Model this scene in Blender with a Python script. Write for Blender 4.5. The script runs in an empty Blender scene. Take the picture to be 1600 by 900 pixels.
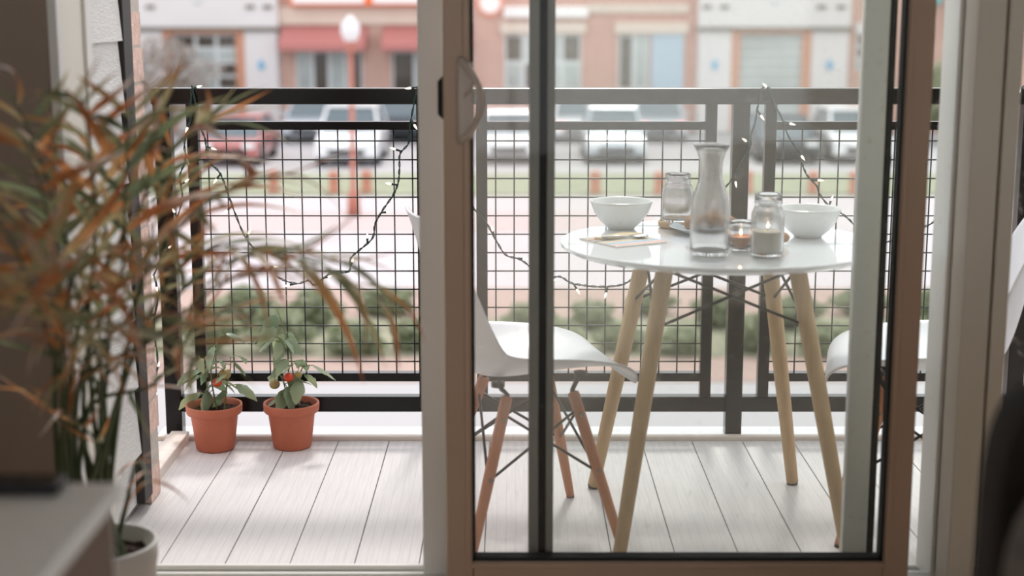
import bpy, bmesh, math, random
from mathutils import Vector, Matrix
R = math.radians
random.seed(7)
C = bpy.context.scene.collection
SC = bpy.context.scene

# ------------------------------------------------------------------ camera
F_PX, PITCH, CAM_H = 2350.0, R(10.56), 1.30
cam = bpy.data.cameras.new('camera'); cam_o = bpy.data.objects.new('camera', cam); C.objects.link(cam_o)
cam.sensor_width = 36.0; cam.lens = F_PX / 1600 * 36.0
cam_o.location = (0, 0, CAM_H); cam_o.rotation_euler = (R(90) - PITCH, 0, 0)
cam.dof.use_dof = True; cam.dof.focus_distance = 4.25; cam.dof.aperture_fstop = 2.0
cam.clip_end = 600; SC.camera = cam_o

# ------------------------------------------------------------------ sky, sun, exposure
w = bpy.data.worlds.new('sky'); SC.world = w; w.use_nodes = True
bg = w.node_tree.nodes['Background']; bg.inputs['Color'].default_value = (0.95, 0.96, 1.0, 1); bg.inputs['Strength'].default_value = 1.15
sun = bpy.data.lights.new('sun', 'SUN'); sun.energy = 1.35; sun.angle = R(8); sun.color = (1.0, 0.96, 0.92)
sun_o = bpy.data.objects.new('sun', sun); C.objects.link(sun_o)
sun_o.rotation_euler = Vector((-0.06, -0.85, -1.0)).to_track_quat('-Z', 'Y').to_euler()
SC.view_settings.view_transform = 'Standard'; SC.view_settings.look = 'None'
SC.view_settings.gamma = 1; SC.view_settings.use_curve_mapping = False
SC.view_settings.exposure = 0.58
SC.cycles.transparent_max_bounces = 24

# ------------------------------------------------------------------ helpers
def ray(px, py):
    u, v = (px - 800) / F_PX, (450 - py) / F_PX
    return Vector((u, math.cos(PITCH) + v * math.sin(PITCH), -math.sin(PITCH) + v * math.cos(PITCH)))
def at(px, py, Y):
    d = ray(px, py); t = Y / d.y
    return Vector((d.x * t, Y, CAM_H + d.z * t))
def gnd(px, py, z=0.0):
    d = ray(px, py); t = (z - CAM_H) / d.z
    return Vector((d.x * t, d.y * t, z))

def srgb(r, g, b):
    f = lambda c: ((c / 255 + 0.055) / 1.055) ** 2.4 if c > 10 else c / 255 / 12.92
    return (f(r), f(g), f(b), 1)

MATS = {}
def mat(name, col, rough=0.5, metal=0.0, var=0.0, scale=8.0, stretch=(1, 1, 1), bump=0.0, bscale=40.0, emit=None, spec=0.5, coat=0.0):
    m = bpy.data.materials.new(name); m.use_nodes = True; nt = m.node_tree; N = nt.nodes; L = nt.links
    p = N['Principled BSDF']; p.inputs['Roughness'].default_value = rough; p.inputs['Metallic'].default_value = metal
    p.inputs['Base Color'].default_value = col; p.inputs['Specular IOR Level'].default_value = spec
    p.inputs['Coat Weight'].default_value = coat
    if var > 0 or bump > 0:
        tc = N.new('ShaderNodeTexCoord'); mp = N.new('ShaderNodeMapping'); mp.inputs['Scale'].default_value = stretch
        L.new(tc.outputs['Object'], mp.inputs['Vector'])
    if var > 0:
        n = N.new('ShaderNodeTexNoise'); n.inputs['Scale'].default_value = scale; n.inputs['Detail'].default_value = 5
        L.new(mp.outputs[0], n.inputs['Vector'])
        r = N.new('ShaderNodeValToRGB'); r.color_ramp.elements[0].position = 0.3; r.color_ramp.elements[1].position = 0.7
        r.color_ramp.elements[0].color = tuple(c * (1 - var) for c in col[:3]) + (1,)
        r.color_ramp.elements[1].color = tuple(min(1, c * (1 + var)) for c in col[:3]) + (1,)
        L.new(n.outputs['Fac'], r.inputs['Fac']); L.new(r.outputs['Color'], p.inputs['Base Color'])
    if bump > 0:
        n2 = N.new('ShaderNodeTexNoise'); n2.inputs['Scale'].default_value = bscale; n2.inputs['Detail'].default_value = 4
        L.new(mp.outputs[0], n2.inputs['Vector'])
        b = N.new('ShaderNodeBump'); b.inputs['Strength'].default_value = bump; b.inputs['Distance'].default_value = 0.01
        L.new(n2.outputs['Fac'], b.inputs['Height']); L.new(b.outputs['Normal'], p.inputs['Normal'])
    if emit:
        p.inputs['Emission Color'].default_value = emit[0]; p.inputs['Emission Strength'].default_value = emit[1]
    MATS[name] = m
    return m

def pane_mat(name, tint, dust, spots):
    m = bpy.data.materials.new(name); m.use_nodes = True; nt = m.node_tree; N = nt.nodes; L = nt.links
    N.remove(N['Principled BSDF']); out = N['Material Output']
    tr = N.new('ShaderNodeBsdfTransparent'); tr.inputs['Color'].default_value = tint
    gl = N.new('ShaderNodeBsdfGlossy'); gl.inputs['Roughness'].default_value = 0.0
    fr = N.new('ShaderNodeFresnel'); fr.inputs['IOR'].default_value = 1.22
    m1 = N.new('ShaderNodeMixShader'); L.new(fr.outputs[0], m1.inputs[0]); L.new(tr.outputs[0], m1.inputs[1]); L.new(gl.outputs[0], m1.inputs[2])
    df = N.new('ShaderNodeBsdfTranslucent'); df.inputs['Color'].default_value = (0.88, 0.80, 0.70, 1)
    tc = N.new('ShaderNodeTexCoord'); n = N.new('ShaderNodeTexNoise'); n.inputs['Scale'].default_value = 55; n.inputs['Detail'].default_value = 6
    L.new(tc.outputs['Object'], n.inputs['Vector'])
    mr = N.new('ShaderNodeMapRange'); mr.inputs['From Min'].default_value = 0.62; mr.inputs['From Max'].default_value = 0.74
    mr.inputs['To Min'].default_value = dust; mr.inputs['To Max'].default_value = spots
    L.new(n.outputs['Fac'], mr.inputs['Value'])
    m2 = N.new('ShaderNodeMixShader'); L.new(mr.outputs[0], m2.inputs[0]); L.new(m1.outputs[0], m2.inputs[1]); L.new(df.outputs[0], m2.inputs[2])
    L.new(m2.outputs[0], out.inputs['Surface']); MATS[name] = m
    return m

def leaf_mat(name, stops, rand_amt, t_amt, transl=0.4):
    m = bpy.data.materials.new(name); m.use_nodes = True; nt = m.node_tree; N = nt.nodes; L = nt.links
    p = N['Principled BSDF']; p.inputs['Roughness'].default_value = 0.32; out = N['Material Output']
    a = N.new('ShaderNodeAttribute'); a.attribute_name = 't'
    oi = N.new('ShaderNodeObjectInfo')
    m1 = N.new('ShaderNodeMath'); m1.operation = 'MULTIPLY_ADD'; m1.inputs[1].default_value = t_amt
    m2 = N.new('ShaderNodeMath'); m2.operation = 'MULTIPLY_ADD'; m2.inputs[1].default_value = rand_amt; m2.inputs[2].default_value = 0.0
    L.new(oi.outputs['Random'], m2.inputs[0]); L.new(a.outputs['Fac'], m1.inputs[0]); L.new(m2.outputs[0], m1.inputs[2])
    r = N.new('ShaderNodeValToRGB'); cr = r.color_ramp
    cr.elements[0].position, cr.elements[0].color = stops[0]; cr.elements[1].position, cr.elements[1].color = stops[-1]
    for pos, c in stops[1:-1]: cr.elements.new(pos).color = c
    L.new(m1.outputs[0], r.inputs['Fac']); L.new(r.outputs['Color'], p.inputs['Base Color'])
    tl = N.new('ShaderNodeBsdfTranslucent'); L.new(r.outputs['Color'], tl.inputs['Color'])
    mx = N.new('ShaderNodeMixShader'); mx.inputs[0].default_value = transl
    L.new(p.outputs[0], mx.inputs[1]); L.new(tl.outputs[0], mx.inputs[2]); L.new(mx.outputs[0], out.inputs['Surface'])
    MATS[name] = m
    return m

class MB:
    """collects shapes (world coordinates), builds ONE mesh"""
    def __init__(s): s.v = []; s.f = []; s.t = []
    def add(s, vs, fs, t=0.0):
        o = len(s.v); s.v += [Vector(q) for q in vs]; s.f += [[i + o for i in f] for f in fs]; s.t += [t] * len(vs) if not isinstance(t, list) else t
        return s
    def box(s, x0, x1, y0, y1, z0, z1):
        vs = [(x, y, z) for z in (z0, z1) for y in (y0, y1) for x in (x0, x1)]
        return s.add(vs, [(0, 2, 3, 1), (4, 5, 7, 6), (0, 1, 5, 4), (2, 6, 7, 3), (0, 4, 6, 2), (1, 3, 7, 5)])
    def tube(s, pts, rad, n=8, caps=True):
        pts = [Vector(p) for p in pts]; k = len(pts)
        rads = rad if isinstance(rad, (list, tuple)) else [rad] * k
        vs, fs, ts = [], [], []
        prev = None
        for i, p in enumerate(pts):
            d = (pts[min(i + 1, k - 1)] - pts[max(i - 1, 0)]).normalized()
            if prev is None:
                a = d.orthogonal().normalized()
            else:
                a = (prev - d * prev.dot(d))
                a = a.normalized() if a.length > 1e-6 else d.orthogonal().normalized()
            prev = a; b = d.cross(a)
            for j in range(n):
                an = 2 * math.pi * j / n
                vs.append(p + (a * math.cos(an) + b * math.sin(an)) * rads[i]); ts.append(i / (k - 1))
        for i in range(k - 1):
            for j in range(n):
                j2 = (j + 1) % n; fs.append((i * n + j, i * n + j2, (i + 1) * n + j2, (i + 1) * n + j))
        if caps: fs.append(tuple(range(n - 1, -1, -1))); fs.append(tuple((k - 1) * n + j for j in range(n)))
        return s.add(vs, fs, ts)
    def lathe(s, prof, c, n=32, closed=False):
        """prof: (radius, z) list; c: base centre"""
        vs, fs = [], []; k = len(prof)
        for r, z in prof:
            for j in range(n):
                an = 2 * math.pi * j / n; vs.append((c[0] + max(r, 1e-5) * math.cos(an), c[1] + max(r, 1e-5) * math.sin(an), c[2] + z))
        rng = k if closed else k - 1
        for i in range(rng):
            i2 = (i + 1) % k
            for j in range(n):
                j2 = (j + 1) % n; fs.append((i * n + j, i * n + j2, i2 * n + j2, i2 * n + j))
        return s.add(vs, fs)
    def mesh(s, name, off=Vector((0, 0, 0)), smooth=False):
        me = bpy.data.meshes.new(name); me.from_pydata([v - off for v in s.v], [], s.f); me.update()
        a = me.attributes.new('t', 'FLOAT', 'POINT'); a.data.foreach_set('value', s.t)
        bm = bmesh.new(); bm.from_mesh(me); bmesh.ops.recalc_face_normals(bm, faces=bm.faces); bm.to_mesh(me); bm.free()
        if smooth: me.shade_smooth()
        return me
    def build(s, name, m, parent=None, smooth=False, bevel=0.0, kind=None):
        off = wloc(parent) if parent else Vector((0, 0, 0))
        me = s.mesh(name, off, smooth); me.materials.append(MATS[m])
        o = bpy.data.objects.new(name, me); C.objects.link(o)
        if parent: o.parent = parent
        if bevel > 0:
            b = o.modifiers.new('bevel', 'BEVEL'); b.width = bevel; b.segments = 2; b.limit_method = 'ANGLE'
        if kind: o['kind'] = kind
        return o
def wloc(o):
    l = Vector((0, 0, 0))
    while o: l = l + o.location; o = o.parent
    return l
def tag(o, label, cat=None, group=None, kind=None):
    o['label'] = label
    if cat: o['category'] = cat
    if group: o['group'] = group
    if kind: o['kind'] = kind
    return o
def thing(name, loc, label, cat, group=None, kind=None):
    o = bpy.data.objects.new(name, None); o.empty_display_size = 0.1; C.objects.link(o); o.location = loc
    return tag(o, label, cat, group, kind)
def inst(me, name, parent, loc, mtx=None):
    """an object sharing mesh data; loc in world coordinates"""
    o = bpy.data.objects.new(name, me); C.objects.link(o); o.parent = parent
    l = Vector(loc) - wloc(parent)
    o.matrix_local = (Matrix.Translation(l) @ mtx) if mtx is not None else Matrix.Translation(l)
    return o
def copy_tree(o, parent=None):
    c = o.copy(); C.objects.link(c); c.parent = parent
    for ch in list(o.children): copy_tree(ch, c)
    return c
def bz(p0, p1, p2, t): return p0 * (1 - t) ** 2 + p1 * 2 * t * (1 - t) + p2 * t * t
def smooth_path(pts, n=6):
    out = []; P = [Vector(p) for p in pts]; k = len(P)
    for i in range(k - 1):
        a, b, c, d = P[max(i - 1, 0)], P[i], P[i + 1], P[min(i + 2, k - 1)]
        for j in range(n):
            t = j / n
            out.append(0.5 * ((2 * b) + (c - a) * t + (2 * a - 5 * b + 4 * c - d) * t * t + (3 * b - a - 3 * c + d) * t ** 3))
    out.append(P[-1]); return out

# ------------------------------------------------------------------ materials
mat('wall_paint', srgb(152, 136, 122), 0.8, var=0.03, scale=3, bump=0.05, bscale=120)
mat('ceiling_paint', srgb(225, 222, 216), 0.9, var=0.02)
mat('room_floor', srgb(178, 156, 134), 0.5, var=0.12, scale=4, stretch=(1, 8, 1))
mat('frame_taupe', srgb(190, 164, 142), 0.45, var=0.03, scale=4)
mat('frame_white', srgb(226, 224, 218), 0.4, var=0.02, scale=4)
mat('frame_beige', srgb(228, 222, 208), 0.45, var=0.02, scale=4)
mat('gasket', srgb(16, 18, 17), 0.7, var=0.1)
mat('stile_grey', srgb(130, 128, 120), 0.5, var=0.04)
mat('handle_paint', srgb(196, 184, 172), 0.35, var=0.02)
mat('chrome', srgb(205, 205, 205), 0.2, 1.0, var=0.03)
pane_mat('glass_clean', (0.996, 0.999, 0.997, 1), 0.004, 0.09)
pane_mat('glass_green', (0.972, 0.994, 0.982, 1), 0.004, 0.09)
pane_mat('screen_mesh', (0.99, 0.99, 0.988, 1), 0.055, 0.075)
pane_mat('far_glass', (0.6, 0.66, 0.68, 1), 0.10, 0.2)
mat('siding', srgb(216, 213, 208), 0.6, var=0.05, scale=6, stretch=(1, 2, 14), bump=0.5, bscale=18)
mat('brick_pink', srgb(216, 184, 170), 0.9, var=0.18, scale=30, bump=0.5, bscale=90)
mat('mortar', srgb(190, 180, 170), 0.95, var=0.1, scale=40)
mat('dark_trim', srgb(40, 34, 31), 0.6, var=0.1)
mat('rail_metal', srgb(17, 13, 11), 0.2, 0.0, var=0.12, scale=14, spec=0.3)
mat('wire_metal', srgb(26, 32, 29), 0.35, 0.0, var=0.1, spec=0.6)
mat('deck_wood', srgb(215, 210, 208), 0.55, var=0.06, scale=9, stretch=(14, 0.7, 1), bump=0.12, bscale=30)
mat('trim_wood', srgb(226, 214, 204), 0.6, var=0.06, scale=9, stretch=(1, 10, 1))
mat('ledge_metal', srgb(222, 222, 224), 0.4, var=0.03)
mat('terracotta', srgb(184, 102, 74), 0.6, var=0.08, scale=12, bump=0.08, bscale=60)
mat('soil', srgb(56, 40, 32), 1.0, var=0.5, scale=60, bump=1.0, bscale=80)
mat('white_shell', srgb(226, 227, 230), 0.35, var=0.01, scale=3)
mat('beech', srgb(188, 122, 84), 0.5, var=0.12, scale=9, stretch=(8, 8, 0.8))
mat('oak', srgb(190, 158, 116), 0.5, var=0.10, scale=10, stretch=(9, 9, 0.8))
mat('black_steel', srgb(32, 27, 26), 0.35, 0.6, var=0.1)
mat('table_white', srgb(232, 234, 238), 0.07, var=0.005, scale=2, spec=0.7, coat=0.6)
mat('rubber', srgb(38, 42, 48), 0.6, var=0.1)
mat('porcelain', srgb(226, 228, 227), 0.18, var=0.01, scale=3)
mat('plate_blue', srgb(206, 216, 226), 0.2, var=0.02)
mat('coaster_wood', srgb(196, 158, 118), 0.6, var=0.15, scale=25)
mat('crust', srgb(156, 114, 84), 0.8, var=0.3, scale=30, bump=0.6, bscale=60)
mat('wax_cream', srgb(222, 216, 202), 0.5, var=0.03)
mat('wax_amber', srgb(206, 128, 84), 0.5, var=0.05)
mat('flame', srgb(255, 200, 140), 0.5, emit=((1.0, 0.62, 0.3, 1), 9.0))
mat('bulb_lit', srgb(255, 240, 220), 0.2, emit=((1.0, 0.82, 0.62, 1), 1.3))
mat('string_green', srgb(22, 52, 44), 0.5, var=0.1)
mat('napkin_cloth', srgb(222, 214, 208), 0.9, var=0.02)
mat('desk_white', srgb(238, 236, 230), 0.4, var=0.02)
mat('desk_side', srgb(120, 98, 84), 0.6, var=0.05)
mat('black_plastic', srgb(18, 18, 19), 0.35, var=0.1)
mat('sofa_fabric', srgb(36, 31, 26), 0.95, var=0.2, scale=120, bump=0.4, bscale=300)
mat('pillow_grey', srgb(120, 112, 106), 1.0, var=0.2, scale=60, bump=0.8, bscale=120)
mat('pot_white', srgb(216, 214, 210), 0.45, var=0.02)
mat('palm_stem', srgb(82, 96, 66), 0.5, var=0.25, scale=10)
mat('tomato_stem', srgb(120, 130, 84), 0.6, var=0.15)
mat('tomato_red', srgb(206, 62, 34), 0.25, var=0.1)
mat('tomato_green', srgb(150, 128, 76), 0.3, var=0.15)
leaf_mat('palm_leaf', [(0.0, srgb(82, 98, 76)), (0.32, srgb(132, 142, 106)), (0.50, srgb(194, 182, 138)), (0.66, srgb(210, 150, 98)), (0.84, srgb(184, 112, 70)), (1.0, srgb(238, 222, 206))], 0.70, 0.44, 0.55)
leaf_mat('tomato_leaf', [(0.0, srgb(112, 132, 100)), (0.6, srgb(146, 160, 126)), (1.0, srgb(180, 184, 142))], 0.7, 0.3)
leaf_mat('bush_leaf', [(0.0, srgb(112, 124, 94)), (0.6, srgb(150, 158, 124)), (1.0, srgb(184, 188, 160))], 0.3, 0.8)
leaf_mat('twig_leaf', [(0.0, srgb(140, 128, 120)), (0.6, srgb(176, 166, 158)), (1.0, srgb(210, 204, 198))], 0.3, 0.8)
def glass_mat(name):
    m = bpy.data.materials.new(name); m.use_nodes = True; p = m.node_tree.nodes['Principled BSDF']
    p.inputs['Transmission Weight'].default_value = 1.0; p.inputs['Roughness'].default_value = 0.0; p.inputs['IOR'].default_value = 1.45
    n = m.node_tree.nodes.new('ShaderNodeTexNoise'); n.inputs['Scale'].default_value = 60
    b = m.node_tree.nodes.new('ShaderNodeBump'); b.inputs['Strength'].default_value = 0.05; b.inputs['Distance'].default_value = 0.004
    m.node_tree.links.new(n.outputs['Fac'], b.inputs['Height']); m.node_tree.links.new(b.outputs['Normal'], p.inputs['Normal'])
    MATS[name] = m
glass_mat('jar_glass'); glass_mat('carafe_glass')
MATS['carafe_glass'].node_tree.nodes['Principled BSDF'].inputs['Roughness'].default_value = 0.04
# street
mat('facade_white', srgb(216, 212, 211), 0.8, var=0.02, scale=1)
mat('facade_brick', srgb(198, 164, 150), 0.9, var=0.06, scale=3)
mat('facade_brick_red', srgb(194, 150, 136), 0.9, var=0.06, scale=3)
mat('facade_tan', srgb(212, 196, 182), 0.8, var=0.04, scale=1)
mat('frame_tan', srgb(196, 142, 116), 0.8, var=0.05)
mat('cornice_dark', srgb(120, 114, 102), 0.8, var=0.08)
mat('awning_red', srgb(182, 118, 113), 0.8, var=0.03, scale=1)
mat('sign_orange', srgb(236, 116, 66), 0.5, var=0.02)
mat('sign_white', srgb(244, 240, 238), 0.4, var=0.01)
mat('sign_teal', srgb(110, 186, 190), 0.5, var=0.03)
mat('emblem_blue', srgb(112, 172, 206), 0.5, var=0.03)
mat('window_frame_pale', srgb(206, 210, 210), 0.5, var=0.03)
mat('window_dark', srgb(74, 66, 58), 0.12, var=0.25, scale=1.2)
mat('window_pale', srgb(166, 174, 172), 0.25, var=0.2, scale=0.8)
mat('door_blue', srgb(170, 190, 204), 0.4, var=0.04)
mat('asphalt', srgb(172, 169, 170), 0.9, var=0.05, scale=0.6)
mat('concrete', srgb(168, 165, 166), 0.9, var=0.03, scale=0.5)
mat('road', srgb(186, 178, 180), 0.9, var=0.03, scale=0.3)
mat('crosswalk_pink', srgb(186, 168, 166), 0.9, var=0.04)
mat('brick_paving', srgb(166, 142, 132), 0.9, var=0.10, scale=1.2)
mat('grass', srgb(146, 150, 126), 1.0, var=0.14, scale=1.5)
mat('mulch', srgb(140, 138, 116), 1.0, var=0.25, scale=3)
mat('bollard_clay', srgb(186, 128, 106), 0.8, var=0.06)
mat('lamp_red', srgb(182, 116, 100), 0.5, var=0.06)
mat('globe_white', srgb(226, 226, 228), 0.3, var=0.01)
mat('car_white', srgb(240, 241, 243), 0.25, var=0.01, coat=0.5)
mat('car_silver', srgb(196, 204, 210), 0.25, 0.3, var=0.02, coat=0.5)
mat('car_dark', srgb(46, 58, 68), 0.25, var=0.05, coat=0.5)
mat('car_red', srgb(176, 108, 104), 0.3, var=0.03, coat=0.5)
mat('car_glass', srgb(96, 108, 114), 0.08, var=0.1)
mat('tyre', srgb(40, 40, 42), 0.9, var=0.1)
mat('tail_red', srgb(226, 70, 60), 0.3, emit=((1.0, 0.22, 0.16, 1), 1.6))
mat('head_lamp', srgb(225, 228, 230), 0.1, var=0.02)
mat('bark', srgb(120, 104, 92), 0.9, var=0.2, scale=8)

# ================================================================== THE ROOM SHELL
def struct(name, mb, m, label, cat=None, parent=None, bevel=0.0):
    o = mb.build(name, m, parent, bevel=bevel)
    if parent is None: tag(o, label, cat, kind='structure')
    return o
X0, X1, Y0, WF, ZT = -2.3, 2.3, -2.6, 3.08, 2.55      # room box; WF = inner face of the front wall
DL, DR, DT = -0.933, 0.944, 2.10                       # door opening
W2L, W2R = 1.040, 2.05                                 # second window glass
struct('floor', MB().box(X0, X1, Y0, 3.09, -0.12, 0.0), 'room_floor', 'brown wooden floor of the dim living room', 'floor')
struct('ceiling', MB().box(X0, X1, Y0, 3.34, ZT, ZT + 0.12), 'ceiling_paint', 'off-white ceiling of the living room', 'ceiling')
struct('wall_left', MB().box(X0 - 0.12, X0, Y0, 3.34, -0.12, ZT), 'wall_paint', 'taupe side wall of the room behind the palm', 'wall')
RW = (-2.2, 0.9, 0.45, 2.30); BW = (-1.8, 1.8, 0.45, 2.30)  # wall openings for the two added windows, side and rear
wr = MB().box(X1, X1 + 0.12, Y0, RW[0], -0.12, ZT).box(X1, X1 + 0.12, RW[1], 3.34, -0.12, ZT).box(X1, X1 + 0.12, RW[0], RW[1], -0.12, RW[2]).box(X1, X1 + 0.12, RW[0], RW[1], RW[3], ZT)
struct('wall_right', wr, 'wall_paint', 'taupe side wall behind the armchair', 'wall')
wb = MB().box(X0, BW[0], Y0 - 0.12, Y0, -0.12, ZT).box(BW[1], X1, Y0 - 0.12, Y0, -0.12, ZT).box(BW[0], BW[1], Y0 - 0.12, Y0, -0.12, BW[2]).box(BW[0], BW[1], Y0 - 0.12, Y0, BW[3], ZT)
struct('wall_back', wb, 'wall_paint', 'taupe rear wall of the living room', 'wall')
w3 = thing('added_window_side', (X1 + 0.06, -0.65, RW[2]), 'added wide side window, out of view, brightening the living room', 'window', kind='structure')  # unseen window, added to let more daylight into the room
MB().box(X1 + 0.055, X1 + 0.061, RW[0], RW[1], RW[2], RW[3]).build('pane', 'glass_clean', w3)
for a in (RW[0], (RW[0] + RW[1]) / 2 - 0.025, RW[1] - 0.05): MB().box(X1 + 0.03, X1 + 0.09, a, a + 0.05, RW[2], RW[3]).build('window_frame', 'frame_white', w3)
w4 = thing('added_window_rear', (0, Y0 - 0.06, BW[2]), 'added wide rear window, out of view, brightening the living room', 'window', kind='structure')  # second added window behind the camera, lights surfaces facing the room
MB().box(BW[0], BW[1], Y0 - 0.061, Y0 - 0.055, BW[2], BW[3]).build('pane', 'glass_clean', w4)
for a in (BW[0], -0.025, BW[1] - 0.05): MB().box(a, a + 0.05, Y0 - 0.09, Y0 - 0.03, BW[2], BW[3]).build('window_frame', 'frame_white', w4)
fw = MB().box(X0, DL - 0.004, WF, 3.34, -0.12, ZT).box(DL - 0.004, W2R + 0.03, WF, 3.34, DT + 0.05, ZT)
fw.box(W2R + 0.03, X1, WF, 3.34, -0.12, ZT).box(1.005, W2R + 0.03, WF, 3.34, -0.12, 0.10)
struct('wall_front', fw, 'wall_paint', 'taupe wall with the sliding door and side window openings', 'wall')
# door frame: jambs, head, sill
tr = thing('trim_1', (0, 3.2, 0), 'beige and white frame around the sliding balcony door', 'door frame', kind='structure')
j = MB().box(DL - 0.004, DL + 0.004, WF + 0.02, 3.335, 0, DT).build('jamb', 'frame_beige', tr)
MB().box(DL - 0.004, DL + 0.016, WF - 0.004, WF + 0.030, 0, DT).build('jamb_lip', 'frame_white', j, bevel=0.003)
MB().box(DL - 0.004, DL + 0.012, 3.30, 3.345, 0, DT).build('jamb_lip', 'frame_white', j, bevel=0.003)
j = MB().box(DR, 1.002, WF + 0.012, 3.32, 0, DT + 0.05).build('jamb', 'frame_beige', tr, bevel=0.003)
MB().box(DR - 0.008, DR + 0.004, 3.19, 3.31, 0.03, DT).build('jamb_lip', 'frame_white', j)
MB().box(DL, DR, WF + 0.02, 3.32, DT, DT + 0.05).build('head', 'frame_beige', tr)
sill = MB().box(DL, DR, WF + 0.01, 3.315, 0.0, 0.022).build('sill', 'frame_white', tr, bevel=0.003)
for yy in (3.14, 3.20, 3.26):
    MB().box(DL, DR, yy - 0.004, yy + 0.004, 0.022, 0.030).build('track', 'frame_white', sill)
MB().box(DL, DR, 3.295, 3.312, 0.022, 0.034).build('sill_lip', 'frame_white', sill, bevel=0.003)

# sliding glass panel (inner track)
def panel(root, x0, x1, y0, y1, z0, z1, st, br, m, sub_bevel=0.004):
    a = MB().box(x0, x0 + st, y0, y1, z0, z1).build('stile', m, root, bevel=sub_bevel)
    b = MB().box(x1 - st, x1, y0, y1, z0, z1).build('stile', m, root, bevel=sub_bevel)
    c = MB().box(x0 + st, x1 - st, y0, y1, z0, z0 + br).build('bottom_rail', m, root, bevel=sub_bevel)
    d = MB().box(x0 + st, x1 - st, y0, y1, z1 - st, z1).build('top_rail', m, root, bevel=sub_bevel)
    return a, b, c, d
SX0, SX1 = -0.1427, 0.866
d1 = thing('door_1', ((SX0 + SX1) / 2, 3.14, 0.03), 'taupe framed sliding glass panel with curved pull handle, slid over the fixed pane', 'sliding door', kind='structure')
sa, sb, sc_, sd = panel(d1, SX0, SX1, 3.118, 3.160, 0.030, DT - 0.005, 0.058, 0.083, 'frame_taupe')
gx0, gx1, gz0, gz1 = SX0 + 0.058, SX1 - 0.058, 0.113, DT - 0.063
gk = MB()
for b in ((gx0, gx0 + 0.005, gz0, gz1), (gx1 - 0.006, gx1, gz0, gz1), (gx0, gx1, gz0, gz0 + 0.008), (gx0, gx1, gz1 - 0.006, gz1)):
    gk.box(b[0], b[1], 3.116, 3.150, b[2], b[3])
gk.build('gasket', 'gasket', d1)
MB().box(gx0, gx1, 3.136, 3.142, gz0, gz1).build('pane', 'glass_clean', d1)
# inner bead of the frame, a slim step round the pane
bd = MB()
for b in ((gx0 - 0.016, gx0 - 0.004, gz0 - 0.016, gz1), (gx1 + 0.004, gx1 + 0.016, gz0 - 0.016, gz1), (gx0 - 0.004, gx1 + 0.004, gz0 - 0.016, gz0 - 0.004)):
    bd.box(b[0], b[1], 3.113, 3.120, b[2], b[3])
bd.build('glazing_bead', 'frame_taupe', d1, bevel=0.002)
# handle
hz0, hz1 = at(720, 224, 3.11).z, at(720, 90, 3.11).z
hx = at(716, 150, 3.11).x
hd = MB().box(hx - 0.002, hx + 0.030, 3.108, 3.120, hz0 + 0.008, hz1 - 0.008).build('handle', 'handle_paint', d1, bevel=0.004)
hd['label'] = 'pale curved pull handle with thumb latch'
arc = []
for i in range(15):
    t = i / 14; a = math.pi * t
    arc.append(Vector((hx + 0.004 + 0.044 * math.sin(a) ** 0.8, 3.112 - 0.030 * math.sin(a) ** 0.7, hz0 + 0.004 + (hz1 - hz0 - 0.008) * t)))
MB().tube(arc, [0.008 if i in (0, 14) else 0.0072 for i in range(15)], 10).build('grip', 'handle_paint', hd, smooth=True)
tp = at(733, 144, 3.10)
MB().add([(hx + 0.012, 3.107, tp.z - 0.014), (hx + 0.030, 3.090, tp.z + 0.004), (hx + 0.030, 3.107, tp.z + 0.006), (hx + 0.012, 3.107, tp.z - 0.004)], [(0, 1, 2), (0, 2, 3), (0, 3, 1), (1, 3, 2)]).build('thumb_latch', 'handle_paint', hd)
MB().lathe([(0.0, 0.004), (0.003, 0.003), (0.0036, 0.0)], (hx + 0.030, 3.100, tp.z + 0.002), 12).build('screw', 'chrome', hd, smooth=True)
lz0, lz1 = at(690, 187, 3.13).z, at(690, 118, 3.13).z
MB().add([(SX0, 3.125, lz0), (SX0, 3.15, lz0), (SX0 - 0.011, 3.15, lz0 + 0.012), (SX0 - 0.011, 3.125, lz0 + 0.012), (SX0, 3.125, lz1), (SX0, 3.15, lz1), (SX0 - 0.011, 3.15, lz1 - 0.012), (SX0 - 0.011, 3.125, lz1 - 0.012)],
         [(0, 1, 2, 3), (4, 7, 6, 5), (3, 2, 6, 7), (0, 3, 7, 4), (1, 5, 6, 2)]).build('strike_latch', 'gasket', d1)

# fixed panel (middle track)
FX0, FX1 = 0.036, 0.952
w1 = thing('window_1', ((FX0 + FX1) / 2, 3.20, 0.03), 'fixed glass door panel with dark interlock stile, behind the sliding panel', 'window', kind='structure')
MB().box(FX0, FX0 + 0.022, 3.180, 3.222, 0.030, DT - 0.005).build('stile', 'stile_grey', w1, bevel=0.003)
MB().box(FX0 + 0.038, FX0 + 0.055, 3.180, 3.222, 0.030, DT - 0.005).build('stile', 'stile_grey', w1, bevel=0.003)
MB().box(FX0 + 0.021, FX0 + 0.039, 3.188, 3.222, 0.030, DT - 0.005).build('weather_strip', 'gasket', w1)
MB().box(FX1 - 0.004, FX1, 3.180, 3.222, 0.030, DT - 0.005).build('stile', 'frame_white', w1)
MB().box(FX1 - 0.008, FX1 - 0.004, 3.185, 3.217, 0.06, DT - 0.06).build('gasket', 'gasket', w1)
MB().box(FX0 + 0.055, FX1 - 0.004, 3.180, 3.222, 0.030, 0.052).build('bottom_rail', 'frame_white', w1, bevel=0.003)
MB().box(FX0 + 0.055, FX1 - 0.004, 3.180, 3.222, DT - 0.06, DT - 0.005).build('top_rail', 'frame_white', w1, bevel=0.003)
MB().box(FX0 + 0.055, FX1 - 0.006, 3.198, 3.204, 0.052, DT - 0.06).build('pane', 'glass_green', w1)

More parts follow.
